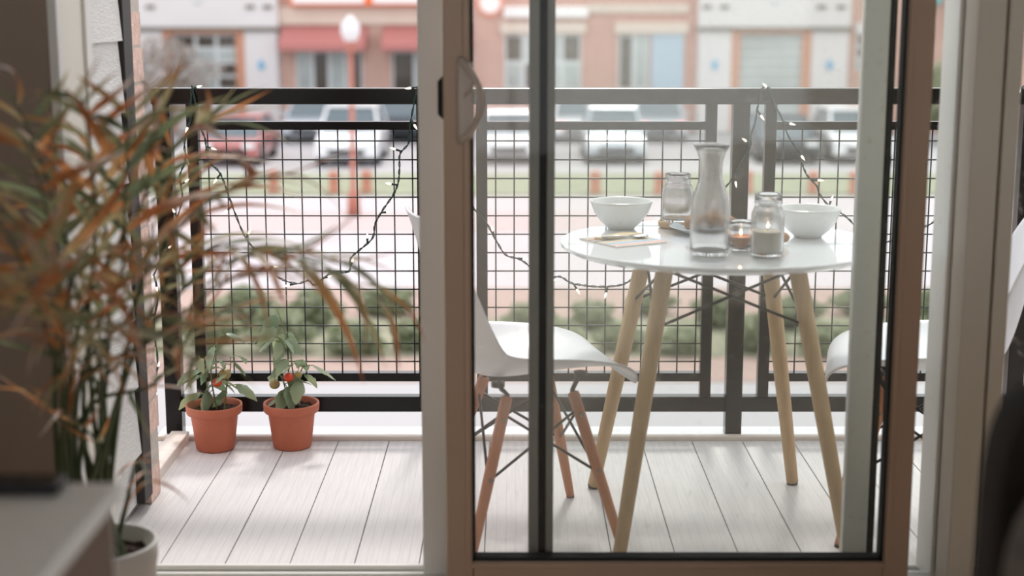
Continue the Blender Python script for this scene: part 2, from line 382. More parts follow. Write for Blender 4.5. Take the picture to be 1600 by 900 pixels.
# insect screen (outer track)
IX0, IX1 = -0.2018, 0.804
d2 = thing('door_2', ((IX0 + IX1) / 2, 3.262, 0.03), 'white framed sliding insect screen on the outer track', 'screen door', kind='structure')
panel(d2, IX0, IX1, 3.246, 3.276, 0.031, DT - 0.005, 0.054, 0.040, 'frame_white', 0.003)
MB().box(IX1, IX1 + 0.016, 3.250, 3.272, 0.032, DT - 0.01).build('brush_strip', 'gasket', d2)
MB().box(IX0 + 0.054, IX1 - 0.054, 3.2605, 3.2615, 0.071, DT - 0.06).build('screen', 'screen_mesh', d2)

# side window, mulled to the door frame
w2 = thing('window_2', (1.5, 3.2, 0.1), 'tall side window beside the door frame, past the armchair', 'window', kind='structure')
MB().box(1.008, W2L, WF + 0.012, 3.30, 0.10, DT + 0.05).build('window_frame', 'frame_beige', w2, bevel=0.003)
MB().box(W2R, W2R + 0.03, WF + 0.012, 3.30, 0.10, DT + 0.05).build('window_frame', 'frame_beige', w2)
MB().box(W2L, W2R, WF + 0.012, 3.30, 0.10, 0.15).build('window_sill', 'frame_beige', w2)
MB().box(W2L, W2R, WF + 0.012, 3.30, DT, DT + 0.05).build('window_frame', 'frame_beige', w2)
MB().box(W2L, W2R, 3.20, 3.206, 0.15, DT).build('pane', 'glass_clean', w2)

# ================================================================== THE BALCONY
RY = 4.47
fl = thing('floor_deck', (0.6, 3.9, 0), 'whitewashed plank floor of the balcony', 'deck', kind='structure')
pitch = 0.154
nt_ = MATS['deck_wood'].node_tree; N_ = nt_.nodes; L_n = nt_.links
tc_ = N_.new('ShaderNodeTexCoord'); sx_ = N_.new('ShaderNodeSeparateXYZ'); L_n.new(tc_.outputs['Object'], sx_.inputs[0])
def mth(op, a, b):
    m = N_.new('ShaderNodeMath'); m.operation = op
    for i, q in enumerate((a, b)):
        if isinstance(q, (int, float)): m.inputs[i].default_value = q
        else: L_n.new(q, m.inputs[i])
    return m.outputs[0]
gr = mth('LESS_THAN', mth('PINGPONG', mth('ADD', sx_.outputs['X'], 1.0 - 0.0), 0.0125), 0.0011)
p_ = N_['Principled BSDF']; old = p_.inputs['Base Color'].links[0].from_socket
mx_ = N_.new('ShaderNodeMix'); mx_.data_type = 'RGBA'; mx_.blend_type = 'MULTIPLY'
L_n.new(mth('MULTIPLY', gr, 0.16), mx_.inputs[0]); L_n.new(old, mx_.inputs[6]); mx_.inputs[7].default_value = (0.3, 0.3, 0.3, 1); L_n.new(mx_.outputs[2], p_.inputs['Base Color'])
bme = MB().box(-0.0758, 0.0758, -0.57, 0.57, -0.025, 0.0).mesh('deck_board'); bme.materials.append(MATS['deck_wood'])
for k in range(-5, 18):
    xx = -0.375 + (k + 0.5) * pitch
    o = inst(bme, 'deck_board', fl, (xx, 3.86, random.uniform(-0.0012, 0.0)))
struct('floor_slab', MB().box(-1.20, 2.5, 3.32, 4.60, -0.30, -0.026), 'dark_trim', 'dark slab under the balcony planks', 'slab')
struct('trim_2', MB().box(-1.10, 2.40, 4.435, 4.462, -0.02, 0.012), 'trim_wood', 'pale wooden edge strip along the outer end of the deck', 'trim', bevel=0.002)
struct('trim_3', MB().box(-1.10, 2.40, 4.465, 4.60, -0.10, -0.002), 'ledge_metal', 'white metal ledge under the balcony railing', 'ledge', bevel=0.004)
struct('trim_4', MB().box(-1.04, -0.985, 3.945, 4.434, -0.02, 0.03), 'trim_wood', 'pale wooden kerb along the side edge of the deck', 'trim', bevel=0.003)
# side wall of siding planks and a brick pier
SWX = -0.972
sw = thing('wall_siding', (SWX, 3.55, 0), 'off-white wood grain lap siding beside the balcony door', 'wall', kind='structure')
MB().box(SWX - 0.12, SWX - 0.004, 3.34, 3.78, 0.03, 2.6).build('backing', 'siding', sw)
pm = MB().add([(0.016, -0.20, 0), (0.016, 0.20, 0), (0.003, 0.20, 0.185), (0.003, -0.20, 0.185), (-0.004, -0.20, 0), (-0.004, 0.20, 0), (-0.004, 0.20, 0.185), (-0.004, -0.20, 0.185)],
              [(0, 1, 2, 3), (4, 7, 6, 5), (0, 4, 5, 1), (3, 2, 6, 7), (0, 3, 7, 4), (1, 5, 6, 2)]).mesh('plank'); pm.materials.append(MATS['siding'])
zz = at(165, 65, 3.65).z
for k in range(-7, 8):
    z = zz + k * 0.175
    if z > 0.02: inst(pm, 'plank', sw, (SWX, 3.54, z))
MB().box(SWX - 0.12, SWX + 0.018, 3.745, 3.83, 0.03, 2.6).build('corner_board', 'dark_trim', sw, bevel=0.003)
bp = thing('brick_pier', (SWX - 0.06, 3.89, 0), 'slim pinkish brick pier at the end of the siding wall', 'pier', kind='structure')
MB().box(SWX - 0.110, SWX + 0.012, 3.836, 3.936, 0.0, 2.6).build('mortar', 'mortar', bp)
bm_ = MB().box(-0.061, 0.061, -0.0525, 0.0525, 0.0, 0.083).mesh('brick'); bm_.materials.append(MATS['brick_pink'])
for k in range(28):
    inst(bm_, 'brick', bp, (SWX - 0.047 + random.uniform(-0.003, 0.003), 3.886 + random.uniform(-0.002, 0.002), 0.004 + k * 0.0925))

# railing
rl = thing('balcony_railing', (0.68, RY, 0), 'dark metal balcony railing with square wire mesh infill', 'railing')
PX = [-1.039 + 0.860 * k for k in range(5)]
for x in PX:
    MB().box(x - 0.025, x + 0.025, RY, RY + 0.05, 0.0, 1.02).build('post', 'rail_metal', rl, bevel=0.003)
MB().box(PX[0] - 0.028, PX[-1] + 0.03, RY - 0.006, RY + 0.056, 1.019, 1.066).build('top_rail', 'rail_metal', rl, bevel=0.003)
vw = MB().tube([(0, 0, 0.19), (0, 0, 0.95)], 0.0023, 6).mesh('wire', smooth=True); vw.materials.append(MATS['wire_metal'])
PW = 0.860 - 2 * 0.105
hw = MB().tube([(-PW / 2 - 0.005, 0, 0), (PW / 2 + 0.005, 0, 0)], 0.0023, 6).mesh('wire', smooth=True); hw.materials.append(MATS['wire_metal'])
for k in range(4):
    a, b = PX[k] + 0.025, PX[k + 1] - 0.025
    MB().box(a, b, RY + 0.004, RY + 0.046, 0.078, 0.126).build('bottom_rail', 'rail_metal', rl, bevel=0.003)
    l, r = PX[k] + 0.072, PX[k + 1] - 0.072
    fr = MB().box(l, l + 0.033, RY + 0.008, RY + 0.040, 0.126, 1.019).box(r - 0.033, r, RY + 0.008, RY + 0.040, 0.126, 1.019)
    fr.box(l + 0.033, r - 0.033, RY + 0.008, RY + 0.040, 0.943, 0.967).box(l + 0.033, r - 0.033, RY + 0.008, RY + 0.040, 0.174, 0.200)
    pf = fr.build('mesh_panel', 'rail_metal', rl)
    cx = (l + r) / 2
    for i in range(13): inst(hw, 'wire', pf, (cx, RY + 0.022, 0.909 - 0.0563 * i))
    for i in range(12):
        x = l + 0.058 + 0.0555 * i
        if x < r - 0.036: inst(vw, 'wire', pf, (x, RY + 0.027, 0))

# ================================================================== CHAIRS
def shell_mesh():
    prof = [(0.238, 0.398, 0.165, 0.0), (0.228, 0.422, 0.188, 0.005), (0.19, 0.436, 0.212, 0.020), (0.11, 0.434, 0.228, 0.045), (0.02, 0.424, 0.234, 0.066), (-0.07, 0.416, 0.234, 0.082),
            (-0.135, 0.424, 0.231, 0.090), (-0.178, 0.458, 0.225, 0.090), (-0.203, 0.52, 0.216, 0.080), (-0.222, 0.60, 0.208, 0.066), (-0.242, 0.69, 0.198, 0.050), (-0.262, 0.765, 0.178, 0.032), (-0.274, 0.802, 0.150, 0.018), (-0.280, 0.815, 0.115, 0.010)]
    P = smooth_path([(p[0], p[1], p[2]) for p in prof], 3); Cc = smooth_path([(p[3], 0, 0) for p in prof], 3)
    nu = 17; vs, fs = [], []
    for i, p in enumerate(P):
        d = P[min(i + 1, len(P) - 1)] - P[max(i - 1, 0)]; d = Vector((d.x, d.y)).normalized()
        n = Vector((d.y, -d.x)); n = -n if (n.y < 0 and n.x < 0) else n
        if n.x + n.y < 0: n = -n
        for j in range(nu):
            u = -1 + 2 * j / (nu - 1); c = Cc[i].x * abs(u) ** 2.4
            vs.append((p.x + n.x * c, p.z * u * (1 - 0.03 * abs(u) ** 3), p.y + n.y * c))
    for i in range(len(P) - 1):
        for j in range(nu - 1):
            a = i * nu + j; fs.append((a, a + 1, a + nu + 1, a + nu))
    return MB().add(vs, fs)
def make_chair():
    root = thing('shell_chair', (0, 0, 0), 'x', 'chair', 'white shell chairs at the balcony table')
    sh = shell_mesh().build('seat_shell', 'white_shell', root, smooth=True)
    so = sh.modifiers.new('thick', 'SOLIDIFY'); so.thickness = 0.007; so.offset = 0
    ss = sh.modifiers.new('sub', 'SUBSURF'); ss.levels = 1; ss.render_levels = 1
    tops, feet = {}, {}
    for sx in (-1, 1):
        for sy in (-1, 1):
            T = Vector((sx * 0.085 + 0.01, sy * 0.105, 0.372)); B = Vector((sx * 0.19, sy * 0.20, 0.004)); tops[sx, sy] = T; feet[sx, sy] = B
            d = B - T
            lg = MB().tube([T - d * 0.01, T, T + d * 0.5, T + d * 0.97, B], [0.009, 0.0145, 0.0145, 0.0115, 0.011], 14).build('leg', 'beech', root, smooth=True)
            for q in (0.13, 0.50):
                c = T + d * q + Vector((0, sy * 0.0135, 0))
                MB().tube([c, c + Vector((0, sy * 0.004, 0))], 0.0058, 10).build('bolt', 'chrome', lg)
            MB().tube([B - d * 0.001, B + Vector((0, 0, -0.004))], 0.011, 12).build('glide', 'rubber', lg)
            top = Vector((T.x * 1.0 + sx * 0.02, T.y * 0.95, 0.424 if sx > 0 else 0.412))
            MB().tube([T + d * 0.10, T - d * 0.02, (T + top) / 2 + Vector((0, -sy * 0.006, 0)), top], 0.0065, 8).build('bracket', 'black_steel', root, smooth=True)
            MB().lathe([(0.0, 0.0), (0.017, 0.0), (0.017, 0.012), (0.0, 0.012)], (top.x, top.y, top.z - 0.012), 12).build('mount', 'black_steel', root)
    ks = [(-1, -1), (1, -1), (1, 1), (-1, 1)]
    for i in range(4):
        a, b = ks[i], ks[(i + 1) % 4]
        for p, q in ((a, b), (b, a)):
            s = tops[p] + (feet[p] - tops[p]) * 0.10; e = tops[q] + (feet[q] - tops[q]) * 0.52
            MB().tube([s, e], 0.0036, 8).build('strut', 'black_steel', root, smooth=True)
    return root
ch1 = make_chair(); ch1.location = (0.030, 3.650, 0.0); ch1.rotation_euler.z = R(16)
ch2 = copy_tree(ch1); ch2.location = (1.032, 3.665, 0); ch2.rotation_euler.z = R(167)
ch1['label'] = 'white plastic shell chair with wooden legs, its back towards the open doorway'
ch2['label'] = 'white plastic shell chair with wooden legs, on the armchair side of the table'

# ================================================================== TABLE
TC = Vector((0.518, 3.72, 0)); TZ = 0.725
tb = thing('round_table', TC, 'round glossy white table on four splayed light wood legs', 'table')
RT = 0.398
MB().lathe([(0.0, -0.020), (RT - 0.022, -0.020), (RT - 0.006, -0.012), (RT, -0.006), (RT, -0.002), (RT - 0.002, 0.0), (0.0, 0.0)], (TC.x, TC.y, TZ), 96).build('tabletop', 'table_white', tb, smooth=False)
tops, feet = {}, {}
ra = R(3.5)
for sx in (-1, 1):
    for sy in (-1, 1):
        def rot(x, y): return Vector((x * math.cos(ra) - y * math.sin(ra), x * math.sin(ra) + y * math.cos(ra), 0))
        T = TC + rot(sx * 0.158, sy * 0.150) + Vector((0, 0, TZ - 0.022)); B = TC + rot(sx * 0.277, sy * 0.270) + Vector((0, 0, 0.008)); d = B - T
        tops[sx, sy] = T; feet[sx, sy] = B
        lg = MB().tube([T, T + d * 0.5, B], [0.0215, 0.020, 0.0165], 20).build('leg', 'oak', tb, smooth=True)
        MB().tube([B + Vector((0, 0, 0.004)), B - Vector((0, 0, 0.008))], [0.0168, 0.0150], 16).build('glide', 'rubber', lg)
for i in range(4):
    a, b = ks_ = [((-1, -1), (1, -1)), ((1, -1), (1, 1)), ((1, 1), (-1, 1)), ((-1, 1), (-1, -1))][i]
    for p, q in ((a, b), (b, a)):
        s = tops[p] + (feet[p] - tops[p]) * 0.03; e = tops[q] + (feet[q] - tops[q]) * 0.23
        MB().tube([s, e], 0.0038, 8).build('strut', 'black_steel', tb, smooth=True)
        o = MB().tube([e, e + (e - s).normalized() * 0.010], 0.006, 8).build('bolt', 'black_steel', tb)

def on_table(px, py, extra=0.0): return gnd(px, py, TZ + extra)
# carafe
c = on_table(1108, 398); c.z = TZ
prof_o = [(0.0, 0.0), (0.040, 0.0), (0.0455, 0.004), (0.0465, 0.02), (0.0462, 0.07), (0.0455, 0.11), (0.042, 0.140), (0.033, 0.165), (0.0275, 0.182), (0.0262, 0.200), (0.0275, 0.222), (0.034, 0.243), (0.0425, 0.259), (0.0440, 0.262)]
prof_i = [(0.0415, 0.2615), (0.0315, 0.243), (0.0250, 0.222), (0.0237, 0.200), (0.025, 0.182), (0.0305, 0.165), (0.0395, 0.140), (0.0430, 0.11), (0.0437, 0.07), (0.0437, 0.02), (0.041, 0.012), (0.0, 0.010)]
ca = MB().lathe(prof_o + prof_i, c, 48).build('glass_carafe', 'carafe_glass', smooth=True)
tag(ca, 'tall clear glass carafe with flared rim on the white table', 'carafe')
# mason jars
def jar(name, c, r, h, label, wax=None, wax_m=None, wax_h=0.0, flame=False, group=None, cat='jar', threads=True):
    root = thing(name, c, label, cat, group)
    rn = r * 0.80
    o = [(0.0, 0.0), (r * 0.86, 0.0), (r * 0.97, 0.004), (r, 0.012), (r, h * 0.62), (r * 0.97, h * 0.70), (rn * 1.04, h * 0.78), (rn, h * 0.80), (rn, h * 0.845), (rn * 1.05, h * 0.86), (rn * 1.05, h * 0.875), (rn, h * 0.89), (rn * 1.04, h * 0.91), (rn * 1.04, h * 0.925), (rn, h * 0.94), (rn * 1.03, h * 0.985), (rn, h)]
    i = [(rn - 0.004, h * 0.995), (rn - 0.005, h * 0.80), (r * 0.93 - 0.003, h * 0.70), (r - 0.004, h * 0.62), (r - 0.004, 0.014), (r * 0.85, 0.009), (0.0, 0.008)]
    MB().lathe(o + i, c, 40).build('glass', 'jar_glass', root, smooth=True)
    if wax_m:
        MB().lathe([(0.0, 0.0095), (r * 0.84, 0.0105), (r - 0.0048, 0.016), (r - 0.0048, wax_h), (0.0, wax_h - 0.001)], c, 32).build('wax', wax_m, root, smooth=False)
        MB().tube([(c.x, c.y, c.z + wax_h - 0.002), (c.x + 0.001, c.y, c.z + wax_h + 0.008)], 0.0009, 6).build('wick', 'black_plastic', root)
        if flame:
            MB().lathe([(0.0, 0.0), (0.0025, 0.003), (0.0030, 0.006), (0.0018, 0.011), (0.0, 0.016)], (c.x + 0.001, c.y, c.z + wax_h + 0.006), 12).build('flame', 'flame', root, smooth=True)
    return root
c = on_table(1058, 348, 0.012); c.z = TZ + 0.014
jar('mason_jar', c, 0.0415, 0.130, 'empty clear mason jar on a round wooden coaster', cat='jar')
cs = MB().lathe([(0.0, 0.0), (0.040, 0.0), (0.050, 0.004), (0.051, 0.016), (0.047, 0.018), (0.045, 0.0135), (0.0, 0.0135)], (c.x, c.y, TZ), 40).build('coaster', 'coaster_wood', smooth=False)
tag(cs, 'round wooden coaster with raised rim under the empty mason jar', 'coaster')
c = on_table(1198, 400); c.z = TZ
jar('jar_candle', c, 0.0390, 0.148, 'tall glass jar candle with cream wax and small flame', None, 'wax_cream', 0.060, True, cat='candle')
c = on_table(1157, 391); c.z = TZ
root = thing('votive_candle', c, 'small glass candle with amber wax beside the carafe', 'candle')
MB().lathe([(0.0, 0.0), (0.026, 0.0), (0.0285, 0.004), (0.0285, 0.050), (0.0265, 0.056), (0.0285, 0.060), (0.0275, 0.068), (0.0285, 0.072), (0.0255, 0.0715), (0.0245, 0.056), (0.0255, 0.050), (0.0255, 0.007), (0.0, 0.005)], c, 36).build('glass', 'jar_glass', root, smooth=True)
MB().lathe([(0.0, 0.0065), (0.0245, 0.0085), (0.0248, 0.034), (0.0, 0.033)], c, 28).build('wax', 'wax_amber', root)
MB().lathe([(0.0, 0.0), (0.0028, 0.003), (0.0034, 0.007), (0.002, 0.013), (0.0, 0.019)], (c.x, c.y, c.z + 0.035), 12).build('flame', 'flame', root, smooth=True)
# bowls
def bowl(c, label):
    p = [(0.0, 0.0), (0.034, 0.0), (0.036, 0.004), (0.055, 0.020), (0.071, 0.042), (0.080, 0.066), (0.0825, 0.074), (0.0812, 0.0755), (0.0785, 0.073), (0.075, 0.062), (0.066, 0.042), (0.050, 0.022), (0.030, 0.009), (0.0, 0.007)]
    o = MB().lathe(p, (0, 0, 0), 56).build('bowl', 'porcelain', smooth=True); o.location = c
    return tag(o, label, 'bowl', 'white bowls on the balcony table')
nk = [on_table(905, 374), on_table(963, 388), on_table(1042, 380), on_table(990, 366)]
c = on_table(971, 358); c.z = TZ; c.y += 0.012; bowl(c, 'white porcelain bowl behind the striped napkin')
c = on_table(1262, 370); c.z = TZ; bowl(c, 'white porcelain bowl beside the tall cream candle')
# striped napkin: folded cloth of stacked stripes
nroot = thing('striped_napkin', (nk[0] + nk[2]) / 2, 'folded striped cloth napkin in front of a white bowl', 'napkin')
q0, q1, q2, q3 = nk
th = Vector((0, 0, 0.004))
MB().add([q0, q1, q2, q3, q0 + th, q1 + th, q2 + th, q3 + th], [(0, 3, 2, 1), (4, 5, 6, 7), (0, 1, 5, 4), (1, 2, 6, 5), (2, 3, 7, 6), (3, 0, 4, 7)]).build('cloth', 'napkin_cloth', nroot)
scol = [('stripe_rose', (214, 170, 164)), ('stripe_blue', (140, 176, 204)), ('stripe_ochre', (206, 186, 150)), ('stripe_grey', (112, 116, 120)), ('stripe_rust', (184, 104, 84)), ('stripe_sage', (168, 176, 160))]
for i, (n, cc) in enumerate(scol):
    mat(n, srgb(*cc), 0.9, var=0.04)
    t0, t1 = 0.06 + i * 0.155, 0.06 + i * 0.155 + 0.085
    a0, a1, b0, b1 = q1.lerp(q0, t0) + th, q1.lerp(q0, t1) + th, q2.lerp(q3, t0) + th, q2.lerp(q3, t1) + th
    h = Vector((0, 0, 0.0006))
    MB().add([a0, a1, b1, b0, a0 + h, a1 + h, b1 + h, b0 + h], [(0, 3, 2, 1), (4, 5, 6, 7), (0, 1, 5, 4), (1, 2, 6, 5), (2, 3, 7, 6), (3, 0, 4, 7)]).build('stripe', n, nroot)
# second folded layer
f0, f1, f2, f3 = q0.lerp(q1, .30).lerp(q3, .1), q0.lerp(q1, .62).lerp(q3, .28), q3.lerp(q2, .25), q3.lerp(q0, .18)
u = Vector((0, 0, 0.0048)); u2 = Vector((0, 0, 0.009))
MB().add([f0 + u, f1 + u, f2 + u, f3 + u, f0 + u2, f1 + u2, f2 + u2, f3 + u2], [(0, 3, 2, 1), (4, 5, 6, 7), (0, 1, 5, 4), (1, 2, 6, 5), (2, 3, 7, 6), (3, 0, 4, 7)]).build('fold', 'stripe_ochre', nroot)
# spoon
s0 = on_table(1000, 375); s0.z = TZ + 0.008; sp = thing('spoon', s0, 'small steel spoon lying on the striped napkin', 'spoon')
sv = MB(); ring = []
dirv = Vector((0.9, 0.35, 0)).normalized(); nv = Vector((-dirv.y, dirv.x, 0))
vs, fs = [], []
for i in range(7):
    for jn in range(16):
        a = 2 * math.pi * jn / 16; rr = i / 6
        vs.append(s0 + dirv * (0.023 * rr * math.cos(a)) + nv * (0.0155 * rr * math.sin(a)) + Vector((0, 0, -0.004 + 0.007 * rr * rr)))
for i in range(6):
    for jn in range(16): j2 = (jn + 1) % 16; fs.append((i * 16 + jn, i * 16 + j2, (i + 1) * 16 + j2, (i + 1) * 16 + jn))
b_ = MB().add(vs, fs).build('spoon_bowl', 'chrome', sp, smooth=True); b_.modifiers.new('t', 'SOLIDIFY').thickness = 0.0012
MB().tube([s0 - dirv * 0.021 + Vector((0, 0, 0.003)), s0 - dirv * 0.05 + Vector((0, 0, 0.005)), s0 - dirv * 0.105 + Vector((0, 0, 0.004))], [0.0022, 0.0022, 0.0038], 8).build('spoon_handle', 'chrome', sp, smooth=True)
# plate with bread, between carafe and bowls
c = on_table(1108, 364); c.z = TZ
pl = MB().lathe([(0.0, 0.0), (0.060, 0.0), (0.068, 0.004), (0.098, 0.016), (0.1035, 0.018), (0.103, 0.020), (0.096, 0.0185), (0.066, 0.0075), (0.0, 0.006)], c, 56).build('plate', 'plate_blue', smooth=True)
tag(pl, 'pale plate behind the carafe with slices of bread on it', 'plate')
def crust(p, l, r, a, label):
    m = MB(); d = Vector((math.cos(a), math.sin(a), 0)); n = 9
    m.tube([p + d * (l * (i / (n - 1) - 0.5)) + Vector((0, 0, r * 0.15 * math.sin(i * 1.3))) for i in range(n)], [r * (0.35 + 0.65 * math.sin(math.pi * (0.08 + 0.84 * i / (n - 1)))) * (1 + 0.06 * math.sin(i * 2.1)) for i in range(n)], 14)
    o = m.build('bread_roll', 'crust', smooth=True)
    return tag(o, label, 'bread')
crust(c + Vector((-0.045, 0.0, 0.0265)), 0.080, 0.020, R(80), 'brown crusty roll on the plate rim towards the napkin')
crust(c + Vector((0.010, 0.025, 0.0325)), 0.090, 0.023, R(60), 'brown crusty roll in the middle of the plate')
crust(c + Vector((0.052, 0.012, 0.0265)), 0.070, 0.019, R(100), 'brown crusty roll on the plate rim towards the candles')
p = on_table(1216, 383); p.z = TZ + 0.0165
crust(p, 0.050, 0.0165, R(10), 'small brown roll on the tabletop behind the cream candle')

# ================================================================== POTTED TOMATOES
lm = []
for k in range(4):
    m = MB(); n = 7; vs, fs, ts = [], [], []
    for i in range(n):
        t = i / (n - 1); wd = 0.30 * math.sin(math.pi * min(1, t * 0.9 + 0.08)) ** 0.8 * (1 - 0.35 * t) * (1 + 0.12 * math.sin(i * 2.6 + k))
        x = t * (1 - 0.18 * k * 0.3); z = -0.34 * t * t * (0.5 + 0.35 * k)
        for s in (-1, 0, 1):
            vs.append((x, s * wd, z + (0.08 * abs(s) if k % 2 == 0 else -0.10 * abs(s)) * (wd / 0.3))); ts.append(t)
    for i in range(n - 1):
        for s in range(2): a = i * 3 + s; fs.append((a, a + 1, a + 4, a + 3))
    me = m.add(vs, fs, ts).mesh('leaf', smooth=True); me.materials.append(MATS['tomato_leaf']); lm.append(me)
def orient(d, up=Vector((0, 0, 1)), s=1.0, roll=0.0):
    d = d.normalized(); y = up.cross(d)
    y = y.normalized() if y.length > 1e-4 else Vector((0, 1, 0))
    z = d.cross(y); m = Matrix((d, y, z)).transposed().to_4x4()
    return m @ Matrix.Rotation(roll, 4, 'X') @ Matrix.Scale(s, 4)
def pot(c):
    return MB().lathe([(0.0, 0.0), (0.054, 0.0), (0.0575, 0.004), (0.070, 0.106), (0.0705, 0.108), (0.0800, 0.110), (0.0825, 0.114), (0.0838, 0.132), (0.0825, 0.137), (0.0785, 0.137), (0.0765, 0.132), (0.0705, 0.112), (0.058, 0.010), (0.0, 0.008)], c, 48)
def tomato_plant(c, seed, stems, toms, nleaf, label, plabel):
    rnd = random.Random(seed)
    root = thing('potted_tomato', c, label, 'potted plant', 'potted tomato plants on the deck')
    pt = pot(c).build('pot', 'terracotta', root, smooth=False)
    for f in pt.data.polygons: f.use_smooth = True
    m = MB(); vs, fs = [], []; nn = 10
    for i in range(nn):
        for jn in range(28):
            a = 2 * math.pi * jn / 28; rr = 0.0725 * i / (nn - 1)
            vs.append(c + Vector((rr * math.cos(a), rr * math.sin(a), 0.118 + rnd.uniform(-0.004, 0.006))))
    for i in range(nn - 1):
        for jn in range(28): j2 = (jn + 1) % 28; fs.append((i * 28 + jn, i * 28 + j2, (i + 1) * 28 + j2, (i + 1) * 28 + jn))
    m.add(vs, fs).build('soil', 'soil', root)
    for pts in stems:
        P = [c + Vector((0, 0, 0.112)) + Vector((q[0], q[1], q[2] * 1.15)) for q in pts]; sp_ = smooth_path(P, 5)
        n = len(sp_)
        st = MB().tube(sp_, [0.0032 * (1 - 0.6 * i / (n - 1)) for i in range(n)], 6).build('stem', 'tomato_stem', root, smooth=True)
        for q in range(nleaf):
            i = int((0.30 + 0.70 * (q + rnd.random() * 0.6) / nleaf) * (n - 1)); i = min(i, n - 1)
            a = rnd.uniform(0, 2 * math.pi); d = Vector((math.cos(a), math.sin(a) * 0.8, rnd.uniform(-0.5, 0.35)))
            p0 = sp_[i]; p1 = p0 + d.normalized() * rnd.uniform(0.012, 0.035)
            MB().tube([p0, p1], 0.0013, 5).build('petiole', 'tomato_stem', st)
            inst(rnd.choice(lm), 'leaf', st, p1, orient(d + Vector((0, 0, -0.35)), s=rnd.uniform(0.055, 0.092), roll=rnd.uniform(-0.6, 0.6)))
    for (q, r, m_) in toms:
        o = c + Vector((0, 0, 0.112)) + Vector(q)
        t = MB().lathe([(r * math.sin(math.pi * i / 10), -r * math.cos(math.pi * i / 10) * 0.9) for i in range(11)], o, 16).build('tomato', m_, root, smooth=True)
        MB().tube([o + Vector((0, 0, r * 0.8)), o + Vector((0.004, 0, r * 0.8 + 0.018))], 0.0013, 5).build('stalk', 'tomato_stem', t)
    return root
g = gnd(337, 700); g.z = 0.0
tomato_plant(g, 3, [[(0.01, 0, 0), (0.0, 0, 0.05), (-0.005, 0, 0.11), (0.015, 0, 0.17), (0.02, 0, 0.21)], [(0.03, 0, 0), (0.04, 0, 0.07), (0.055, -0.01, 0.12), (0.055, -0.01, 0.15)], [(-0.02, 0, 0), (-0.02, 0, 0.08), (-0.04, 0.0, 0.15)]],
             [((0.018, -0.03, 0.098), 0.0145, 'tomato_red'), ((0.040, -0.02, 0.122), 0.018, 'tomato_green')], 8, 'terracotta pot with a tomato plant, beside the railing corner post', 'x')
g = gnd(457, 697); g.z = 0.0
tomato_plant(g, 5, [[(0.005, 0, 0), (0.012, 0, 0.06), (0.005, 0, 0.12), (0.0, 0, 0.17), (-0.02, 0, 0.23), (-0.035, 0, 0.27)], [(-0.005, 0, 0), (-0.02, 0, 0.07), (-0.035, 0, 0.10)], [(0.01, 0, 0.02), (0.03, 0, 0.10), (0.045, 0, 0.125)], [(-0.01, 0, 0.16), (-0.03, 0.0, 0.19), (-0.045, 0, 0.20)]],
             [((-0.002, -0.025, 0.108), 0.0155, 'tomato_red'), ((-0.045, -0.02, 0.085), 0.016, 'tomato_green'), ((0.026, -0.02, 0.115), 0.012, 'tomato_green')], 7, 'terracotta pot with a taller tomato plant, further from the railing corner post', 'x')

# ================================================================== STRING LIGHTS
YS = RY - 0.022
sl = thing('string_lights', at(300, 640, YS), 'dark green string of small warm fairy lights draped along the railing', 'string lights')
def P(*q): return [at(a, b, YS if len(r) == 0 else r[0]) for a, b, *r in q]
top = RY - 0.012
runs = [
    P((200, 752, 3.75), (214, 728, 3.85), (206, 712, 3.95), (222, 700, 4.02), (232, 690, 4.05), (222, 672, 4.1), (236, 650, 4.15), (226, 628, 4.2), (240, 606, 4.3), (246, 560), (240, 510), (247, 460), (240, 430)),
    P((240, 430), (262, 380), (284, 315), (281, 275), (290, 250), (288, 222), (297, 190), (298, 165), (300, 134, top)),
    P((300, 134, top), (306, 165), (308, 190), (320, 215), (325, 250), (342, 268), (352, 290), (366, 330), (384, 372), (404, 396), (430, 430), (462, 443), (482, 438), (492, 445), (515, 428), (545, 424), (547, 405), (560, 392), (582, 372), (586, 350), (598, 328), (614, 305), (622, 285), (624, 262), (625, 240), (638, 224), (640, 200), (646, 165), (652, 136, top)),
    P((652, 136, top), (662, 165), (676, 200), (692, 232), (712, 275), (738, 322), (758, 345), (775, 375), (790, 398), (812, 405), (830, 418), (850, 436), (874, 432), (892, 442), (914, 446), (938, 448), (966, 446), (982, 440), (1005, 424), (1030, 400), (1060, 365), (1095, 325), (1128, 298), (1148, 274), (1160, 250), (1172, 230), (1173, 210), (1179, 195), (1184, 166), (1192, 136, top)),
    P((1192, 136, top), (1202, 138, top), (1212, 165), (1224, 190), (1232, 213), (1246, 235), (1254, 258), (1262, 275), (1276, 290), (1282, 305), (1298, 325), (1310, 330), (1327, 343), (1345, 362), (1372, 378), (1400, 374), (1425, 360), (1452, 351), (1478, 332), (1500, 312), (1530, 275), (1560, 225), (1585, 175), (1600, 134, top), (1616, 165), (1640, 230))]
path = []
for r_ in runs: path += smooth_path(r_, 5)[(1 if path else 0):]
